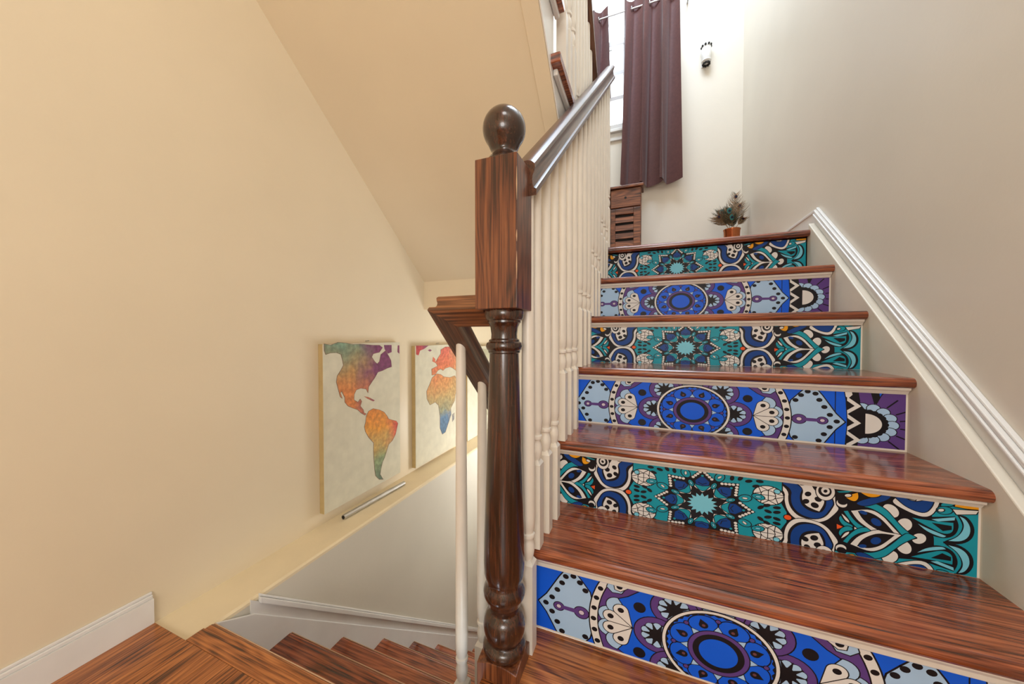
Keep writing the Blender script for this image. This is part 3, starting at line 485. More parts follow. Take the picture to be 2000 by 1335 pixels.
    for k in range(8):
        q = pol(49, k*45+22.5); p.poly(drop(*pol(66, k*45+22.5), 19, 6.8, k*45+202.5), 'K'); p.disc(*pol(53, k*45+22.5), 2.6, 'R', 0, 10)
        p.poly([pol(43, k*45-9), pol(54, k*45), pol(43, k*45+9)], 'S', 1.2)
        q = pol(64, k*45); p.disc(q[0], q[1], 4.0, 'P', 1.3, 12)
    p.disc(0, 0, 43, 'P', 1.6, 48); p.disc(0, 0, 36, 'K', 0, 48); p.disc(0, 0, 27, 'B', 0, 48)
    return p
def soften(pts):
    """round the flat joints of a traced outline, keep its sharp tips"""
    if len(pts) < 5: return pts
    for _ in range(2):
        out = []; n = len(pts)
        for i in range(n):
            a, b, c = pts[i-1], pts[i], pts[(i+1) % n]
            v1 = (a[0]-b[0], a[1]-b[1]); v2 = (c[0]-b[0], c[1]-b[1]); L = math.hypot(*v1)*math.hypot(*v2)
            if L < 1e-9: continue
            if (v1[0]*v2[0]+v1[1]*v2[1])/L > -0.1: out.append(b)
            else: out += [(b[0]+v1[0]*0.25, b[1]+v1[1]*0.25), (b[0]+v2[0]*0.25, b[1]+v2[1]*0.25)]
        pts = out
    return pts
def teal_print():
    p = Print(); p.poly([(-420, -100), (420, -100), (420, 100), (-420, 100)], 'T')
    for s in (1, -1):
        for c, st, mir, pts in TEAL_TRACE:
            pts = soften(pts)
            for sv in ((1, -1) if mir else (1,)):
                p.poly([(s*u, sv*v) for u, v in pts], c, 1.5 if st else 0)
    p.poly([(-142, -12), (-134, -30), (-134, -100), (134, -100), (134, -30), (142, -12), (142, 12), (134, 30), (134, 100), (-134, 100), (-134, 30), (-142, 12)], 'T', 1.8)
    for s in (1, -1):
        p.disc(s*143, 0, 6.5, 'O', 1.6, 14)
        for sv in (1, -1):
            # mosaic ovals
            mu, mv = s*112, sv*46
            p.disc(mu, mv, 25, 'W', 2.0, 28, r2=23)
            for k in range(6):
                a = pol(24, k*60+10); bq = pol(24, k*60+120); p.line([(mu+a[0], mv+a[1]*0.9), (mu+(a[0]+bq[0])*0.36, mv+(a[1]+bq[1])*0.36), (mu+bq[0], mv+bq[1]*0.9)], 'K', 1.5)
            p.disc(mu, mv, 12, 'W', 1.4, 16); p.line([(mu-12, mv), (mu+12, mv)], 'K', 1.4); p.line([(mu, mv-11), (mu, mv+11)], 'K', 1.4)
            p.disc(s*96, sv*39, 11, 'T', 1.6, 18, r2=7, rot=-s*sv*12); p.disc(s*96, sv*39, 5, 'L', 1.0, 12, r2=2.5)
            p.disc(s*126, sv*58, 5.5, 'L', 1.2, 10)
            for u, v, r in ((126, 8, 20), (112, 7, -20), (126, 19, 10), (110, 21, 30), (100, 14, 45), (92, 64, 20), (80, 74, 20), (66, 78, 60), (98, 77, 0), (52, 76, 80)):
                p.disc(s*u, sv*v, 6.6, 'K', 0, 12, r2=3.9, rot=s*sv*r)
    # eight-pointed star rosette
    outer = [pol(92 if j % 2 == 0 else 67, j*22.5) for j in range(16)]
    p.poly(outer, 'K')
    for k in range(8):
        q = pol(80, k*45+22.5); p.disc(q[0], q[1], 12, 'T', 1.8, 18, r2=8.5, rot=k*45+22.5); p.disc(q[0], q[1], 5, 'W', 1.0, 10, r2=2.5, rot=k*45)
        a = k*45
        for j in range(1, 5):                        # pearl beads along the star edge
            for sg in (-1, 1):
                t = j/4.6; b0 = pol(86, a); b1 = pol(66, a+sg*17)
                p.disc(b0[0]+(b1[0]-b0[0])*t, b0[1]+(b1[1]-b0[1])*t, 3.0, 'W', 0, 10)
        p.disc(*pol(87, a), 2.6, 'W', 0, 8)
        p.poly(drop(*pol(30, a), 32, 15, a), 'W'); p.poly([pol(R, a+d) for R, d in ((36, -10), (33, 0), (36, 10), (50, 17), (60, 12), (60, -12), (50, -17))], 'T', 1.6)
        p.poly([pol(R, a+d) for R, d in ((50, -14), (46, 0), (50, 14), (60, 13), (74, 0), (60, -13))], 'N', 1.6)
        p.line([pol(55, a-8), pol(50, a), pol(55, a+8)], 'K', 1.6)
        p.disc(*pol(72, a), 3.0, 'T', 0.8, 10)
        q = pol(54, a+22.5); p.disc(q[0], q[1], 9, 'T', 1.8, 16, r2=5, rot=a+22.5); p.disc(q[0], q[1], 4.5, 'L', 1.0, 10, r2=2, rot=a+22.5)
    p.disc(0, 0, 30, 'K', 0, 32)
    p.poly([pol(28 if j % 2 == 0 else 19.5, j*11.25) for j in range(32)], 'L')
    return p
PRINT_MATS = [M['pr'+k] for k in Print.keys]
def print_object(pr, name):
    o = obj(name, pr.mesh(), PRINT_MATS, None, fix=False, origin=(0, 0, 0)); return o

# ================================================================ decorated flight
st = empty('stair_flight', (0.33, 0.1831, 0), 'oak stair flight climbing right with blue and teal mandala risers', 'staircase')
blue = print_object(blue_print(), 'vinyl_print'); teal = print_object(teal_print(), 'vinyl_print')
for i in range(1, 7):
    y, z = YN[i], ZN[i]; xl = xc(y)-0.035
    yb = (YN[i+1] if i < 6 else 1.29)
    obj('tread', MB().exX(nose_profile(yb, y-OV, z), xl, XE), M['tread'], st)
    r = obj('riser', MB().box((xl+0.01, y, ZN[i-1]), (XE, y+0.016, z-TH)), M['cove'], st)
    if i < 6:
        cv = [(y, z-TH), (y-0.016, z-TH), (y-0.015, z-TH-0.006), (y-0.010, z-TH-0.009), (y-0.006, z-TH-0.014), (y-0.004, z-TH-0.017), (y, z-TH-0.018)]
        obj('cove_moulding', MB().exX(cv, xl+0.01, XE-0.002), M['cove'], r)
    src = blue if i % 2 else teal
    zc = 0.067 if i % 2 else 0.0625
    p = src if i < 3 else copy_to(src, (0, 0, 0))
    p.parent = r; p.location = Vector((0.267, y, ZN[i-1]+zc))-world_loc(r)
    if i == 6: p.scale.z = 1.09
    if i < 3: p['label'] = ('blue and purple' if i % 2 else 'teal and navy')+' mandala vinyl print'
# right stringer: cream, its upper edge a lit ledge
zr = lambda y: 1.164+0.889*(y-1.199)
prof = [(-0.25, -0.05)]
prof = [(-0.25, zr(-0.25)), (1.22, zr(1.22)), (1.22, 0.90), (0.30, 0.06), (-0.25, -0.015)]
obj('stringer', MB().exX([(-0.10, max(0.0, zr(-0.10))), (1.205, zr(1.205)), (1.205, 1.1417), (1.30, 1.1417), (1.30, 1.0), (0.35, 0.0), (-0.10, 0.0)], XE, 0.7865), M['stringer'], st, bevel=0.003)
# left stringer below the balusters
lp = [(0.1831, 0.0)]
for i in range(1, 7):
    lp += [(YN[i], ZN[i]-TH), (YN[i+1] if i < 6 else 1.215, ZN[i]-TH)]
lp += [(1.215, 0.80), (0.45, 0.09), (0.20, -0.05)]
n0 = [(xc(y)-0.036, y, z) for y, z in lp]; n1 = [(xc(y)-0.018, y, z) for y, z in lp]
obj('stringer', MB().prism(n0, n1), M['baluster'], st)

# ================================================================ lower flight
lo = empty('stair_flight', (-0.5, 0.1, -1.415), 'plain oak stairs going down behind the newel post', 'staircase')
for k in range(1, 8):
    obj('tread', MB().exX(nose_profile(LY[k-1]-OV, LY[k], LZ[k], direction=1), XSTR, -0.205), M['tread'], lo)
    obj('glint_wear_edge', MB().tube([(XSTR, LY[k]-0.0035, LZ[k]-0.0032), (-0.206, LY[k]-0.0035, LZ[k]-0.0032)], 0.0013, 6), M['glint_wear'], lo)  # pale strip paints the edge reflection of each tread
    obj('riser', MB().box((XSTR, LY[k-1]-OV-0.016, LZ[k]), (-0.215, LY[k-1]-OV, LZ[k-1]-TH)), M['trim'], lo)
zq = lambda y: -0.051-0.899*(y-0.001)
lp = [(-0.0886, -0.005), (0.0, zq(0.0)), (1.6, zq(1.6)), (1.6, zq(1.6)-0.4), (-0.0886, -0.45)]
obj('stringer', MB().exX(lp, XLEDGE+0.0025, XSTR), M['trim'], lo, bevel=0.002)
lp = [(-0.09, 0.0), (-0.06, 0.0)]
for k in range(1, 8): lp += [(LY[k-1]-OV, LZ[k]-TH), (LY[k]-OV, LZ[k]-TH)]
lp += [(1.2, -1.6), (0.9, -1.6), (-0.09, -0.5)]
obj('stringer', MB().exX(lp, -0.232, -0.21), M['trim'], lo)

# ================================================================ flight overhead
up = empty('stair_flight', (-0.55, 0.84, 1.1417), 'white sided stair flight overhead with dark tread ends', 'staircase')
TK = [(0.87-0.21*(k-1), 1.34+0.18*(k-1)) for k in range(1, 10)]       # nosing y, tread z
for k, (yn, z) in enumerate(TK):
    obj('tread', MB().exX(nose_profile(yn-0.27, yn, z, direction=1), XL+0.002, -0.105), M['tread'], up, bevel=0.003)
    zb = z-0.20 if k == 0 else TK[k-1][1]
    rr = obj('riser', MB().box((XL+0.002, yn-OV-0.016, zb), (-0.1375, yn-OV, z-TH)), M['trim'], up)
    obj('cove_moulding', MB().box((-0.1332, yn-0.245, z-TH-0.020), (-0.119, yn-0.012, z-TH)), M['trim'], rr, bevel=0.004)
lp = [(0.956, soffit(0.956)-0.006), (0.956, 1.1417), (0.84, 1.1417)]
for k, (yn, z) in enumerate(TK): lp += [(yn-OV, z-TH), (yn-OV-0.21, z-TH)]
lp += [(TK[-1][0]-0.24, soffit(TK[-1][0]-0.24)-0.006)]
obj('stringer', MB().exX(lp, -0.1368, -0.1335), M['trim'], up)

# ================================================================ balusters
def baluster_mesh(mb, x, y, z0, z1, s=0.0155, foot=0.195):
    """square foot with chamfered shoulders, ring and vase, then a long tapering round shaft cut square at the top"""
    n = 16
    mb.box((x-s, y-s, z0), (x+s, y+s, z0+foot))
    o = len(mb.v)
    mb.add([(x-s, y-s, z0+foot), (x+s, y-s, z0+foot), (x+s, y+s, z0+foot), (x-s, y+s, z0+foot), (x-s*.5, y-s*.5, z0+foot+0.012), (x+s*.5, y-s*.5, z0+foot+0.012), (x+s*.5, y+s*.5, z0+foot+0.012), (x-s*.5, y+s*.5, z0+foot+0.012)],
           [(0,1,5,4),(1,2,6,5),(2,3,7,6),(3,0,4,7),(4,5,6,7)])
    f = foot
    prof = [(0.010, f), (0.011, f+0.010), (0.0135, f+0.018), (0.0150, f+0.028), (0.0150, f+0.036), (0.0130, f+0.046), (0.0110, f+0.054), (0.0115, f+0.056), (0.0150, f+0.058), (0.0158, f+0.062), (0.0150, f+0.066), (0.0125, f+0.068), (0.0125, f+0.073), (0.0150, f+0.078), (0.0158, f+0.10)]
    H = z1-z0
    prof += [(0.0158, f+0.15), (0.0142, (f+0.15+H)/2), (0.0120, H)]
    mb.lathe(prof, (x, y, z0), n)
    return mb
SL = 0.887
def rail_bottom(y): return 0.985+SL*(y-0.092)
ur = empty('stair_railing', (-0.1, 0.65, 0.0), 'white turned balusters under a dark handrail rising with the decorated stairs', 'railing')
ys = [(0.124, 0)]
for i in range(1, 7):
    for d in (0.019, 0.088, 0.157):
        if i == 6 and d > 0.05: continue
        ys.append((YN[i]-OV+d, i))
for y, i in ys:
    obj('baluster', baluster_mesh(MB(), xc(y), y, ZN[i], rail_bottom(y)+0.012), M['baluster'], ur)
RAIL = [(-0.027, 0.0), (0.027, 0.0), (0.0275, 0.004), (0.027, 0.010), (0.0215, 0.0125), (0.0190, 0.018), (0.0180, 0.025), (0.0190, 0.032), (0.0225, 0.038), (0.0245, 0.044), (0.0230, 0.050), (0.0170, 0.0545), (0.0080, 0.057),
        (-0.0080, 0.057), (-0.0170, 0.0545), (-0.0230, 0.050), (-0.0245, 0.044), (-0.0225, 0.038), (-0.0190, 0.032), (-0.0180, 0.025), (-0.0190, 0.018), (-0.0215, 0.0125), (-0.027, 0.010), (-0.0275, 0.004)]
def rail_run(mb, p0, p1, d0=None, d1=None, up_=Vector((0, 0, 1))):
    """sweep the rail section from p0 to p1; end planes are vertical (normal along the run) unless d0/d1 give another in-plane direction"""
    p0, p1 = Vector(p0), Vector(p1); t = (p1-p0).normalized()
    side = t.cross(up_).normalized(); nrm = side.cross(t)
    a = [p0+side*x+nrm*z for x, z in RAIL]; b = [p1+side*x+nrm*z for x, z in RAIL]
    def slide(pts, q, pl):                            # move along t onto the plane through q with normal pl
        return [p+t*((q-p).dot(pl)/t.dot(pl)) for p in pts]
    if d0: a = slide(a, p0, Vector(d0))
    if d1: b = slide(b, p1, Vector(d1))
    return mb.prism(a, b, 0, True)
yA, yE = 0.10, 1.27
obj('handrail', rail_run(MB(), (xc(yA), yA, rail_bottom(yA)), (xc(yE), yE, rail_bottom(yE)), (0, 1, 0), (0, 1, 0)), M['rail'], ur, bevel=0.0)

# lower railing
lr = empty('stair_railing', (-0.29, 0.1, -0.35), 'white balusters and dark handrail going down from the newel post', 'railing')
XLR = -0.298; SD = -0.925
def low_bottom(y): return 0.762+SD*(y-0.045)
LBY = [(0.146, 2), (0.262, 2), (0.35, 3), (0.447, 3), (0.545, 4), (0.64, 4), (0.74, 5), (0.83, 5), (0.93, 6), (1.02, 6)]
for y, k in LBY:
    obj('baluster', baluster_mesh(MB(), XLR+0.004, y, LZ[k], low_bottom(y)+0.012, 0.0165, 0.18), M['baluster'], lr)
t = Vector((0, 1, SD)).normalized()
obj('handrail', rail_run(MB(), (XLR, 0.045+0.027, low_bottom(0.072)), (XLR, 1.15, low_bottom(1.15)), (1, -t.y, -t.z), (0, 1, 0)), M['rail_down'], lr)
# mitred return from the slope to the newel: the same section lying across, tipped with the slope
nrm = Vector((0, -SD, 1)).normalized(); tt = Vector((0, 1, SD)).normalized()
ret = MB(); o0 = Vector((XLR, 0.045+0.027, low_bottom(0.072)))
pa = []; pb = []
for x, z in RAIL:
    q = o0+tt*x+nrm*z
    pa.append((XLR+x, q.y, q.z)); pb.append((-0.189, q.y, q.z))
ret.prism(pa, pb, 0, True)
obj('handrail_return', ret, M['rail_x'], lr)

# railing of the flight overhead
ov = empty('stair_railing', (-0.135, 0.6, 1.34), 'white balusters standing on the flight overhead', 'railing')
def over_bottom(y): return 2.035+0.865*(1.05-y)
XO = -0.124
bys = []
for k, (yn, z) in enumerate(TK):
    for d in (0.025, 0.095, 0.165): bys.append((yn-d, z))
for y, z in [(1.06, 1.1417), (0.985, 1.1417), (0.915, 1.1417)]: bys.append((y, z))
for y, z in bys:
    if y < 0.0: continue
    obj('baluster', baluster_mesh(MB(), XO, y, z, over_bottom(y)+0.012), M['baluster'], ov)
obj('handrail', rail_run(MB(), (XO, 1.20, over_bottom(1.20)), (XO, -0.9, over_bottom(-0.9)), (0, 1, 0), (0, 1, 0)), M['rail_down'], ov)

# ================================================================ newel post
nx, ny, hb = -0.1465, 0.0703, 0.045
nw = empty('newel_post', (nx, ny, -0.40), 'dark oak newel post with ball finial at the centre of the stairs', 'newel post')
def block(z0, z1, cham_lo, cham_hi, h=hb):
    """square block whose ends scoop up to the turned part, leaving pointed corners"""
    mb = MB(); n = 8; ring0 = []; ring1 = []
    for s in range(4):
        a, b = [(-1, -1), (1, -1), (1, 1), (-1, 1)][s], [(1, -1), (1, 1), (-1, 1), (-1, -1)][s]
        for k in range(n):
            t = k/n; px, py = a[0]+(b[0]-a[0])*t, a[1]+(b[1]-a[1])*t; e = (2*t-1)**2
            ring0.append((nx+px*h, ny+py*h, z0+(cham_lo*(1-e) if cham_lo else 0)))
            ring1.append((nx+px*h, ny+py*h, z1-(cham_hi*e if cham_hi else 0)))
    N_ = len(ring0); o = 0
    mb.add(ring0+ring1+[(nx, ny, z0+cham_lo*1.0), (nx, ny, z1)], [(i, (i+1) % N_, N_+(i+1) % N_, N_+i) for i in range(N_)] + [((i+1) % N_, i, 2*N_) for i in range(N_)] + [(N_+i, N_+(i+1) % N_, 2*N_+1) for i in range(N_)])
    return mb
obj('upper_block', block(0.752, 1.0495, 0.0, 0.0), M['newel'], nw, bevel=0.0015)
for z0, z1 in ((0.800, 0.868), (0.876, 0.905), (0.950, 1.030)):
    obj('glint_wear_edge', MB().tube([(nx+hb-0.0008, ny-hb+0.0008, z0), (nx+hb-0.0008, ny-hb+0.0008, (z0+z1)/2), (nx+hb-0.0008, ny-hb+0.0008, z1)], [0.0003, 0.0013, 0.0003], 6), M['glint_wear'], nw)
obj('lower_block', block(-0.40, 0.036, 0, 0.008, 0.0435), M['newel'], nw, bevel=0.0015)
shaft = [(0.030, 0.030), (0.039, 0.034), (0.0440, 0.038), (0.0458, 0.043), (0.0455, 0.049), (0.042, 0.056), (0.0365, 0.060), (0.0375, 0.062), (0.0410, 0.068), (0.0440, 0.082), (0.0445, 0.092), (0.0420, 0.106), (0.037, 0.116), (0.0305, 0.121), (0.0300, 0.125), (0.0340, 0.132), (0.0375, 0.140), (0.0400, 0.148), (0.0435, 0.154), (0.0445, 0.162), (0.0430, 0.170), (0.0395, 0.178), (0.0375, 0.184), (0.0395, 0.190), (0.0425, 0.200), (0.0435, 0.225), (0.0428, 0.27), (0.0410, 0.33), (0.0378, 0.434), (0.0345, 0.543), (0.0310, 0.645), (0.0305, 0.662), (0.0335, 0.664), (0.0335, 0.668), (0.0365, 0.671), (0.0385, 0.677), (0.0365, 0.684), (0.0320, 0.687), (0.0320, 0.690), (0.0275, 0.693), (0.0270, 0.702), (0.0290, 0.716), (0.0325, 0.724), (0.0350, 0.726), (0.0350, 0.730), (0.0385, 0.732), (0.0415, 0.740), (0.0415, 0.748), (0.0385, 0.757), (0.030, 0.764)]
obj('turned_shaft', MB().lathe(shaft, (nx, ny, 0), 40), M['newel_dark'], nw)
fin = [(0.0405, 1.046), (0.0405, 1.054), (0.036, 1.059), (0.032, 1.064), (0.028, 1.068), (0.025, 1.074), (0.0255, 1.079), (0.028, 1.082)]
bc, br = 1.124, 0.0445
for k in range(1, 17):
    a = -PI/2+0.72+(PI-0.72)*k/16; fin.append((max(0.0004, br*math.cos(a)), bc+br*math.sin(a)))
obj('ball_finial', MB().lathe(fin, (nx, ny, 0), 40), M['newel_dark'], nw)

# ================================================================ map canvases
def landmass(key, parent, mat, name='landmass'):
    pts = MAPS[key]; n = len(pts); x0, x1 = -0.9652, -0.9644
    a = [(x0, y, z) for y, z in pts]; b = [(x1, y, z) for y, z in pts]
    o = obj(name, MB().prism(a, b), mat, parent, origin=(-0.965, 0, 0))
    if key in ('NA', 'SA', 'AF', 'EU'):
        loop = [(-0.9645, y, z) for y, z in pts]+[(-0.9645, *pts[0])]
        mb = MB()
        for p, q in zip(loop[:-1], loop[1:]):
            if Vector(p) != Vector(q): mb.tube([p, q], 0.0009, 4)
        obj('coast_outline', mb, M['coast'], o)
    return o
XW, XC = XL+0.001, -0.965
def canvas(y0, y1, z0, z1, label):
    c = empty('map_canvas', (XC, (y0+y1)/2, z0), label, 'canvas print', 'map canvases on the left wall')
    obj('canvas_face', MB().box((XC-0.002, y0, z0), (XC, y1, z1)), M['canvas_face'], c)
    obj('stretcher_edge', MB().box((XW, y0, z0), (XC-0.002, y1, z1)), M['canvas_edge'], c)
    ym = (y0+y1)/2+0.02
    obj('hanging_nail', MB().tube([(XW-0.003, ym, z1+0.008), (XC-0.004, ym, z1+0.010)], 0.002, 6), M['metal'], c)
    return c
c1 = canvas(0.312, 0.726, 0.040, 0.667, 'canvas with watercolour map of the Americas, nearest on the left wall')
c2 = canvas(0.845, 1.249, 0.015, 0.645, 'canvas with watercolour map of Europe and Africa, middle of the three')
c3 = canvas(1.390, 1.794, -0.005, 0.622, 'pale map canvas farthest along the left wall, mostly hidden behind balusters')
na = watercolour('wash_north_america', [(0.0, (0.62, 0.20, 0.05)), (0.35, (0.62, 0.22, 0.06)), (0.6, (0.45, 0.26, 0.10)), (0.85, (0.25, 0.27, 0.17)), (1.0, (0.20, 0.30, 0.22))], (0.19, 0.045, 0.13), (0.36, 0.68), (0.38, 0.67), (0.31, 0.70))
sa = watercolour('wash_south_america', [(0.0, (0.10, 0.16, 0.13)), (0.3, (0.26, 0.33, 0.17)), (0.5, (0.50, 0.33, 0.10)), (0.75, (0.72, 0.30, 0.03)), (1.0, (0.66, 0.22, 0.03))], (0.62, 0.075, 0.05), (0.62, 0.95), (0.05, 0.38), (0.50, 0.71))
eu = watercolour('wash_europe', [(0.0, (0.62, 0.30, 0.12)), (0.4, (0.66, 0.19, 0.09)), (1.0, (0.62, 0.15, 0.12))], (0.55, 0.36, 0.17), (0.55, 1.0), (0.44, 0.64), (0.98, 1.32))
af = watercolour('wash_africa', [(0.0, (0.07, 0.14, 0.24)), (0.30, (0.10, 0.19, 0.32)), (0.42, (0.28, 0.28, 0.17)), (0.60, (0.48, 0.34, 0.14)), (0.8, (0.60, 0.30, 0.11)), (1.0, (0.66, 0.25, 0.10))], (0.50, 0.34, 0.15), (0.6, 1.2), (0.12, 0.48), (0.93, 1.28))
pu = watercolour('wash_purple', [(0.0, (0.20, 0.05, 0.13)), (1.0, (0.18, 0.05, 0.14))], (0.22, 0.05, 0.12), (0.4, 0.9), (0.6, 0.66), (0.6, 0.72))
gr = watercolour('wash_greenland', [(0.0, (0.50, 0.06, 0.06)), (1.0, (0.45, 0.07, 0.09))], (0.25, 0.07, 0.15), (0.3, 0.9), (0.6, 0.66), (0.85, 0.95))
pale = plain('wash_pale_beige', (0.45, 0.43, 0.30), 0.7, var=0.2)
landmass('NA', c1, na); landmass('BAF', c1, pu, 'island'); landmass('GRE', c1, pu, 'island'); landmass('CUB', c1, na, 'island'); landmass('SA', c1, sa)
MAPS['EU'] = [(min(y, 1.247), z) for y, z in MAPS['EU']]; MAPS['AF'] = [(min(y, 1.247), z) for y, z in MAPS['AF']]
landmass('GR2', c2, gr, 'island'); landmass('ICE', c2, gr, 'island'); landmass('UK', c2, eu, 'island'); landmass('EU', c2, eu); landmass('AF', c2, af); landmass('MAD', c2, af, 'island')
MAPS['AS'] = [(1.392, 0.60), (1.50, 0.612), (1.66, 0.60), (1.77, 0.585), (1.72, 0.53), (1.66, 0.50), (1.64, 0.44), (1.58, 0.41), (1.55, 0.36), (1.52, 0.40), (1.49, 0.44), (1.46, 0.37), (1.43, 0.43), (1.392, 0.46)]
MAPS['AU'] = [(1.60, 0.20), (1.66, 0.24), (1.70, 0.21), (1.73, 0.25), (1.77, 0.18), (1.75, 0.11), (1.70, 0.10), (1.66, 0.13), (1.61, 0.12)]
landmass('AS', c3, pale); landmass('AU', c3, pale)

# tube resting on the ledge
tb = MB(); d = Vector((-0.926, 0.705, 0))-Vector((-0.944, 0.375, 0)); P0 = Vector((-0.944, 0.375, 0.0022)); P1 = Vector((-0.926, 0.705, 0.0022))
rod = empty('metal_tube', (-0.935, 0.54, -0.0075), 'thin silver metal tube lying on the cream ledge', 'tube')
obj('tube_wall', MB().tube([P0+(P1-P0)*k/6 for k in range(7)], 0.0095, 14), M['metal'], rod)
e = (P1-P0).normalized()
obj('end_cap', MB().tube([P0-e*0.001, P0+e*0.004], 0.0070, 12), M['black'], rod)

# ================================================================ window
wn = struct('window_1', MB().box((WX0, YB+0.005, WZ0), (WX0+0.035, YB+0.13, WZ1)).box((WX1-0.035, YB+0.005, WZ0), (WX1, YB+0.13, WZ1)).box((WX0+0.035, YB+0.005, WZ1-0.04), (WX1-0.035, YB+0.13, WZ1)).box((WX0+0.035, YB+0.005, WZ0), (WX1-0.035, YB+0.13, WZ0+0.03)), M['trim'], 'tall white sash window glowing with daylight', bevel=0.003)
obj('window_sill', MB().box((WX0-0.06, YB-0.045, WZ0-0.025), (WX1+0.06, YB+0.02, WZ0)).box((WX0-0.045, YB-0.018, WZ0-0.085), (WX1+0.045, YB, WZ0-0.025)), M['trim'], wn, bevel=0.004)
for a, bx in ((WX0-0.07, WX0), (WX1, WX1+0.07)): obj('casing', MB().box((a, YB-0.018, WZ0), (bx, YB, WZ1+0.08)), M['trim'], wn, bevel=0.004)
def sash(z0, z1, y, rails):
    x0, x1 = WX0+0.035, WX1-0.035
    m = MB().box((x0, y, z0), (x0+0.04, y+0.035, z1)).box((x1-0.04, y, z0), (x1, y+0.035, z1)).box((x0+0.04, y, z0), (x1-0.04, y+0.035, z0+0.05)).box((x0+0.04, y, z1-0.045), (x1-0.04, y+0.035, z1))
    s = obj('sash', m, M['trim'], wn, bevel=0.003)
    for z in rails: obj('muntin', MB().box((x0+0.04, y+0.006, z-0.016), (x1-0.04, y+0.03, z+0.016)), M['trim'], s, bevel=0.002)
    obj('muntin', MB().box(((x0+x1)/2-0.010, y+0.008, z0+0.05), ((x0+x1)/2+0.010, y+0.028, z1-0.045)), M['trim'], s, bevel=0.002)
    xm = (x0+x1)/2; zz = [z0+0.05]+[q for z in rails for q in (z-0.016, z+0.016)]+[z1-0.045]
    for a, b_ in zip(zz[0::2], zz[1::2]):
        for xa, xb in ((x0+0.04, xm-0.010), (xm+0.010, x1-0.04)): obj('pane', MB().box((xa, y+0.016, a), (xb, y+0.020, b_)), M['pane'], s)
sash(2.46, 3.22, YB+0.035, (2.735, 2.945))
sash(3.17, 3.91, YB+0.075, (3.42, 3.66))

# ================================================================ curtains
ZROD, YROD = 3.32, 2.345
rd = empty('curtain_rod', (-0.05, YROD, ZROD-0.01), 'thin dark curtain rod across the landing window', 'curtain rod')
obj('rod', MB().tube([(-0.56, YROD, ZROD), (0.44, YROD, ZROD)], 0.007, 10), M['metal'], rd)
for x in (-0.54, 0.42): obj('bracket', MB().box((x-0.006, YROD-0.004, ZROD-0.02), (x+0.006, YB-0.0005, ZROD-0.007)), M['metal'], rd)
for x in (-0.565, 0.445): obj('rod_finial', MB().lathe([(0.002, -0.012), (0.011, -0.007), (0.014, 0), (0.011, 0.007), (0.002, 0.012)], (x, YROD, ZROD), 12), M['metal'], rd)
def curtain(x0, x1, z0, z1, folds, label, seed, flare=0.0):
    rnd = random.Random(seed); nu, nv = folds*16, 26; th = 0.0025
    ph = [rnd.uniform(-0.35, 0.35) for _ in range(folds+2)]; amps = [rnd.uniform(0.75, 1.2) for _ in range(folds+2)]
    mb = MB(); V = []
    for side in (0, 1):
        for j in range(nv+1):
            t = j/nv
            for i in range(nu+1):
                s = i/nu; k = s*folds; ki = min(int(k), folds)
                f = k-ki; p = ph[ki]*(1-f)+ph[ki+1]*f; am = amps[ki]*(1-f)+amps[ki+1]*f
                amp = 0.045*am*(0.55+0.45*min(1, t*4)) if t < 0.25 else 0.045*am*(1+0.25*(t-0.25))
                y = YROD-0.004-amp*math.sin(2*PI*k+p*t*2)-0.012*t
                x = x0+(x1-x0)*s+0.022*math.sin(2*PI*k+1.4)*(0.3+t)+0.012*math.sin(4*PI*k+1.2)*(0.4+t)-flare*t*(1-s)
                peak = 0.045*(0.5+0.5*math.cos(2*PI*k+0.6))
                zt = z1-0.03+peak if True else z1
                z = zt*(1-t)+(z0+0.010*math.sin(2*PI*k+0.4))*t
                V.append((x, y+side*th, z))
    W_ = nu+1; off = (nv+1)*W_; F = []
    for j in range(nv):
        for i in range(nu):
            a = j*W_+i; F.append((a, a+1, a+W_+1, a+W_)); F.append((off+a+1, off+a, off+a+W_, off+a+W_+1))
    for j in range(nv):
        for i in (0, nu):
            a = j*W_+i; F.append((a, a+W_, off+a+W_, off+a))
    for i in range(nu):
        for j in (0, nv):
            a = j*W_+i; F.append((a, off+a, off+a+1, a+1))
    mb.add(V, F, 0, True)
    c = empty('curtain', ((x0+x1)/2, YROD, z0), label, 'curtain', 'curtains on the landing window')
    cl = obj('fabric', mb, M['curtain'], c)
    for k in range(folds):
        x = x0+(x1-x0)*(k+0.52)/folds
        ring = [(x+0.004*math.cos(a), YROD+0.018*math.cos(a), ZROD+0.018*math.sin(a)) for a in (2*PI*q/14 for q in range(15))]
        obj('grommet', MB().tube(ring, 0.003, 6), M['metal'], c)
    return c
curtain(-0.055, 0.345, 1.905, 3.40, 3, 'long brown curtain panel hanging to the right of the window', 3, 0.035)
curtain(-0.54, -0.185, 2.62, 3.40, 3, 'brown curtain panel on the window seen between the railings', 5, 0.0)

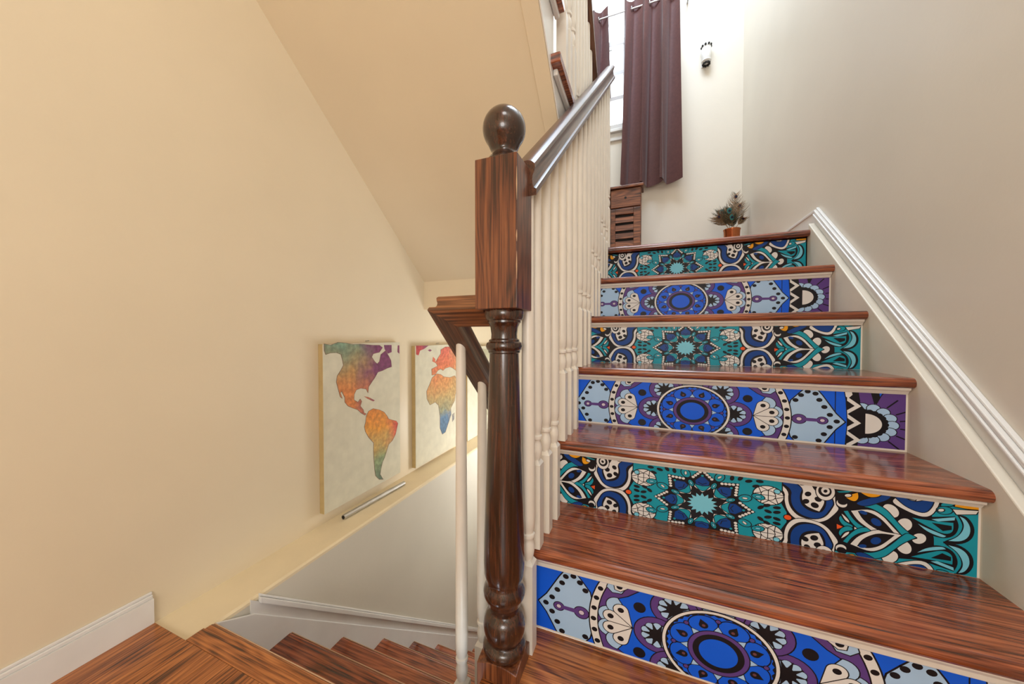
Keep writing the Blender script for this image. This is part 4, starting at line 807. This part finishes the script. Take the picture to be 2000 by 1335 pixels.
# ================================================================ louvred cabinet on the landing
CX0, CX1, CY0, CY1, CZ0, CZ1 = -0.36, 0.095, 2.20, 2.345, 1.1417, 1.862
cb = empty('louvered_cabinet', ((CX0+CX1)/2, (CY0+CY1)/2, CZ0), 'rustic brown wooden cabinet with louvred doors beneath the curtain', 'cabinet')
obj('carcass', MB().box((CX0, CY0+0.02, CZ0), (CX1, CY1, CZ1-0.02)), M['cab'], cb, bevel=0.003)
obj('cabinet_top', MB().box((CX0-0.02, CY0-0.012, CZ1-0.02), (CX1+0.016, CY1+0.005, CZ1)), M['cab'], cb, bevel=0.004)
for x0, x1 in ((CX0+0.005, (CX0+CX1)/2-0.003), ((CX0+CX1)/2+0.003, CX1-0.005)):
    dr = obj('drawer_front', MB().box((x0, CY0, CZ1-0.165), (x1, CY0+0.02, CZ1-0.026)), M['cab'], cb, bevel=0.003)
    obj('finger_hole', MB().lathe([(0.009, 0), (0.009, 0.001)], (0, 0, 0), 16), M['black'], dr).rotation_euler = (PI/2, 0, 0)
    h = [c for c in dr.children][-1]; h.location = Vector(((x0+x1)/2, CY0-0.0005, CZ1-0.095))-world_loc(dr)
    z0, z1 = CZ0+0.06, CZ1-0.175
    f = MB().box((x0, CY0, z0), (x0+0.035, CY0+0.02, z1)).box((x1-0.05, CY0, z0), (x1, CY0+0.02, z1)).box((x0+0.035, CY0, z1-0.045), (x1-0.05, CY0+0.02, z1)).box((x0+0.035, CY0, z0), (x1-0.05, CY0+0.02, z0+0.05))
    d_ = obj('louvre_door', f, M['cab'], cb, bevel=0.003)
    obj('dark_recess', MB().box((x0+0.035, CY0+0.016, z0+0.05), (x1-0.05, CY0+0.0195, z1-0.045)), M['black'], d_)
    zz = z1-0.062
    while zz-0.045 > z0+0.05:
        obj('slat', MB().exX([(CY0+0.003, zz-0.046), (CY0+0.007, zz-0.047), (CY0+0.013, zz-0.005), (CY0+0.009, zz-0.003)], x0+0.035, x1-0.05), M['cab'], d_); zz -= 0.062
for x in (CX0+0.02, CX1-0.02):
    pass

# ================================================================ peacock feathers in a copper vase
px, py, pz = 0.690, 2.20, 1.1417
pb = pz+0.230
pt = empty('flower_vase', (px, py, pz), 'tall shiny copper vase on the landing holding peacock feathers', 'vase')
obj('vase_wall', MB().lathe([(0.034, pz-pb), (0.038, pz-pb+0.005), (0.050, 0.060), (0.053, 0.064), (0.053, 0.070), (0.049, 0.070), (0.046, 0.058)], (px, py, pb), 28), M['pot'], pt)
obj('filling', MB().lathe([(0.046, 0.052), (0.046, 0.058)], (px, py, pb), 20), M['pot_dark'], pt)
def feather(tip, bend, w, kind, label, seed):
    rnd = random.Random(seed); base = Vector((px+rnd.uniform(-0.012, 0.012), py+rnd.uniform(-0.015, 0.01), pb+0.056)); tip = Vector(tip)
    f = empty('peacock_feather', base, label, 'feather', 'peacock feathers in the copper vase')
    mid = (base+tip)/2+Vector(bend); pts = []
    for k in range(13):
        t = k/12; pts.append(base*(1-t)**2+mid*2*t*(1-t)+tip*t*t)
    obj('quill', MB().tube(pts, [0.0022*(1-0.7*k/12) for k in range(13)], 5), M['quill'], f)
    mb = MB()
    for k in range(60):
        t = 0.30+0.72*k/60; i = min(11, int(min(t, 0.999)*12)); p = pts[i].lerp(pts[i+1], min(t, 0.999)*12-i); dr = (pts[i+1]-pts[i]).normalized()
        for sgn in (-1, 1):
            L = w*1.35*(0.5+0.6*math.sin(PI*min(1, t)))*rnd.uniform(0.6, 1.3)
            sd_ = Vector((sgn, rnd.uniform(-0.6, 0.4), 0)); sd_ = (sd_-dr*sd_.dot(dr)).normalized()
            q1 = p+sd_*L*0.5+dr*L*0.35; q2 = p+sd_*L*(0.85)+dr*L*(0.9+rnd.uniform(-0.2, 0.4))+Vector((0, 0, -0.1*L))
            r0 = 0.0011
            mb.tube([p, q1, q2], [r0, r0*1.1, r0*0.3], 4, 0 if rnd.random() < (0.75 if kind == 0 else 0.25) else 1)
    obj('barbs', mb, [M['barb'], M['barb2']], f, fix=False)['kind'] = 'stuff'
    c = pts[-2]; dr = (pts[-1]-pts[-3]).normalized(); nn = Vector((0.25, -1, 0.1)); nn = (nn-dr*nn.dot(dr)).normalized(); sd_ = dr.cross(nn)
    for r1, r2, dz, m, nm in ((0.024, 0.030, 0.004, M['eye_bronze'], 'eye_rim'), (0.016, 0.020, 0.0065, M['eye_teal'], 'eye_disc'), (0.008, 0.009, 0.009, M['eye_navy'], 'eye_pupil')):
        if kind == 0:
            if nm == 'eye_rim': continue
            if nm == 'eye_disc': m = M['eye_bronze']; r1 = 0.011; r2 = 0.014
        elif nm == 'eye_rim': r1 = 0.019; r2 = 0.022
        lo_ = [c+sd_*(r1*math.cos(2*PI*k/18))+dr*(r2*math.sin(2*PI*k/18))+nn*(dz-0.002) for k in range(18)]; hi_ = [q+nn*0.0022 for q in lo_]
        obj(nm, MB().prism(lo_, hi_), m, f)
feather((0.665, 2.165, 1.575), (-0.01, -0.01, 0.0), 0.032, 1, 'peacock feather with a bright teal eye, upper of two facing front', 1)
feather((0.672, 2.135, 1.515), (-0.005, -0.02, 0.01), 0.028, 1, 'peacock feather with a teal eye low above the vase rim', 2)
feather((0.600, 2.18, 1.535), (-0.015, 0, 0.035), 0.040, 0, 'brown peacock feather leaning far left over the vase', 3)
feather((0.715, 2.215, 1.690), (-0.005, 0, 0.0), 0.034, 0, 'tallest brown peacock feather, pointing straight up', 4)
feather((0.735, 2.21, 1.615), (0.01, 0, 0.02), 0.040, 0, 'brown peacock feather curving up to the right', 5)
feather((0.752, 2.17, 1.505), (0.03, -0.01, 0.045), 0.018, 0, 'small brown feather drooping right beside the vase', 6)
feather((0.625, 2.21, 1.580), (-0.02, 0.0, 0.02), 0.038, 1, 'dark green feather leaning left behind the teal eyes', 8)

# ================================================================ wall ornament
wx, wz = 0.550, 2.765
wo = empty('wall_ornament', (wx, YB-0.03, wz), 'white cylindrical wall holder with black patterned ends above the landing', 'wall ornament')
obj('holder_body', MB().lathe([(0.030, 0.03), (0.033, 0.034), (0.033, 0.125), (0.030, 0.129)], (wx, YB-0.034, wz), 24), M['white'], wo)
obj('back_plate', MB().box((wx-0.030, YB-0.004, wz+0.01), (wx+0.030, YB-0.0005, wz+0.16)), M['white'], wo, bevel=0.003)
for z, r in ((0.138, 0.0325), (0.008, 0.022)):
    for k in range(9):
        a = 2*PI*k/9+0.2; q = (wx+r*math.cos(a), YB-0.0365+r*math.sin(a), wz+z)
        obj('scroll', MB().lathe([(0.0055, -0.007), (0.0075, -0.003), (0.0075, 0.003), (0.0050, 0.007)], q, 10), M['black'], wo)
obj('holder_collar', MB().lathe([(0.028, 0.129), (0.031, 0.131), (0.031, 0.150), (0.026, 0.154)], (wx, YB-0.0365, wz), 20), M['white'], wo)
obj('holder_foot', MB().lathe([(0.010, 0.012), (0.030, 0.022), (0.034, 0.026), (0.034, 0.032)], (wx, YB-0.036, wz), 20), M['white'], wo)
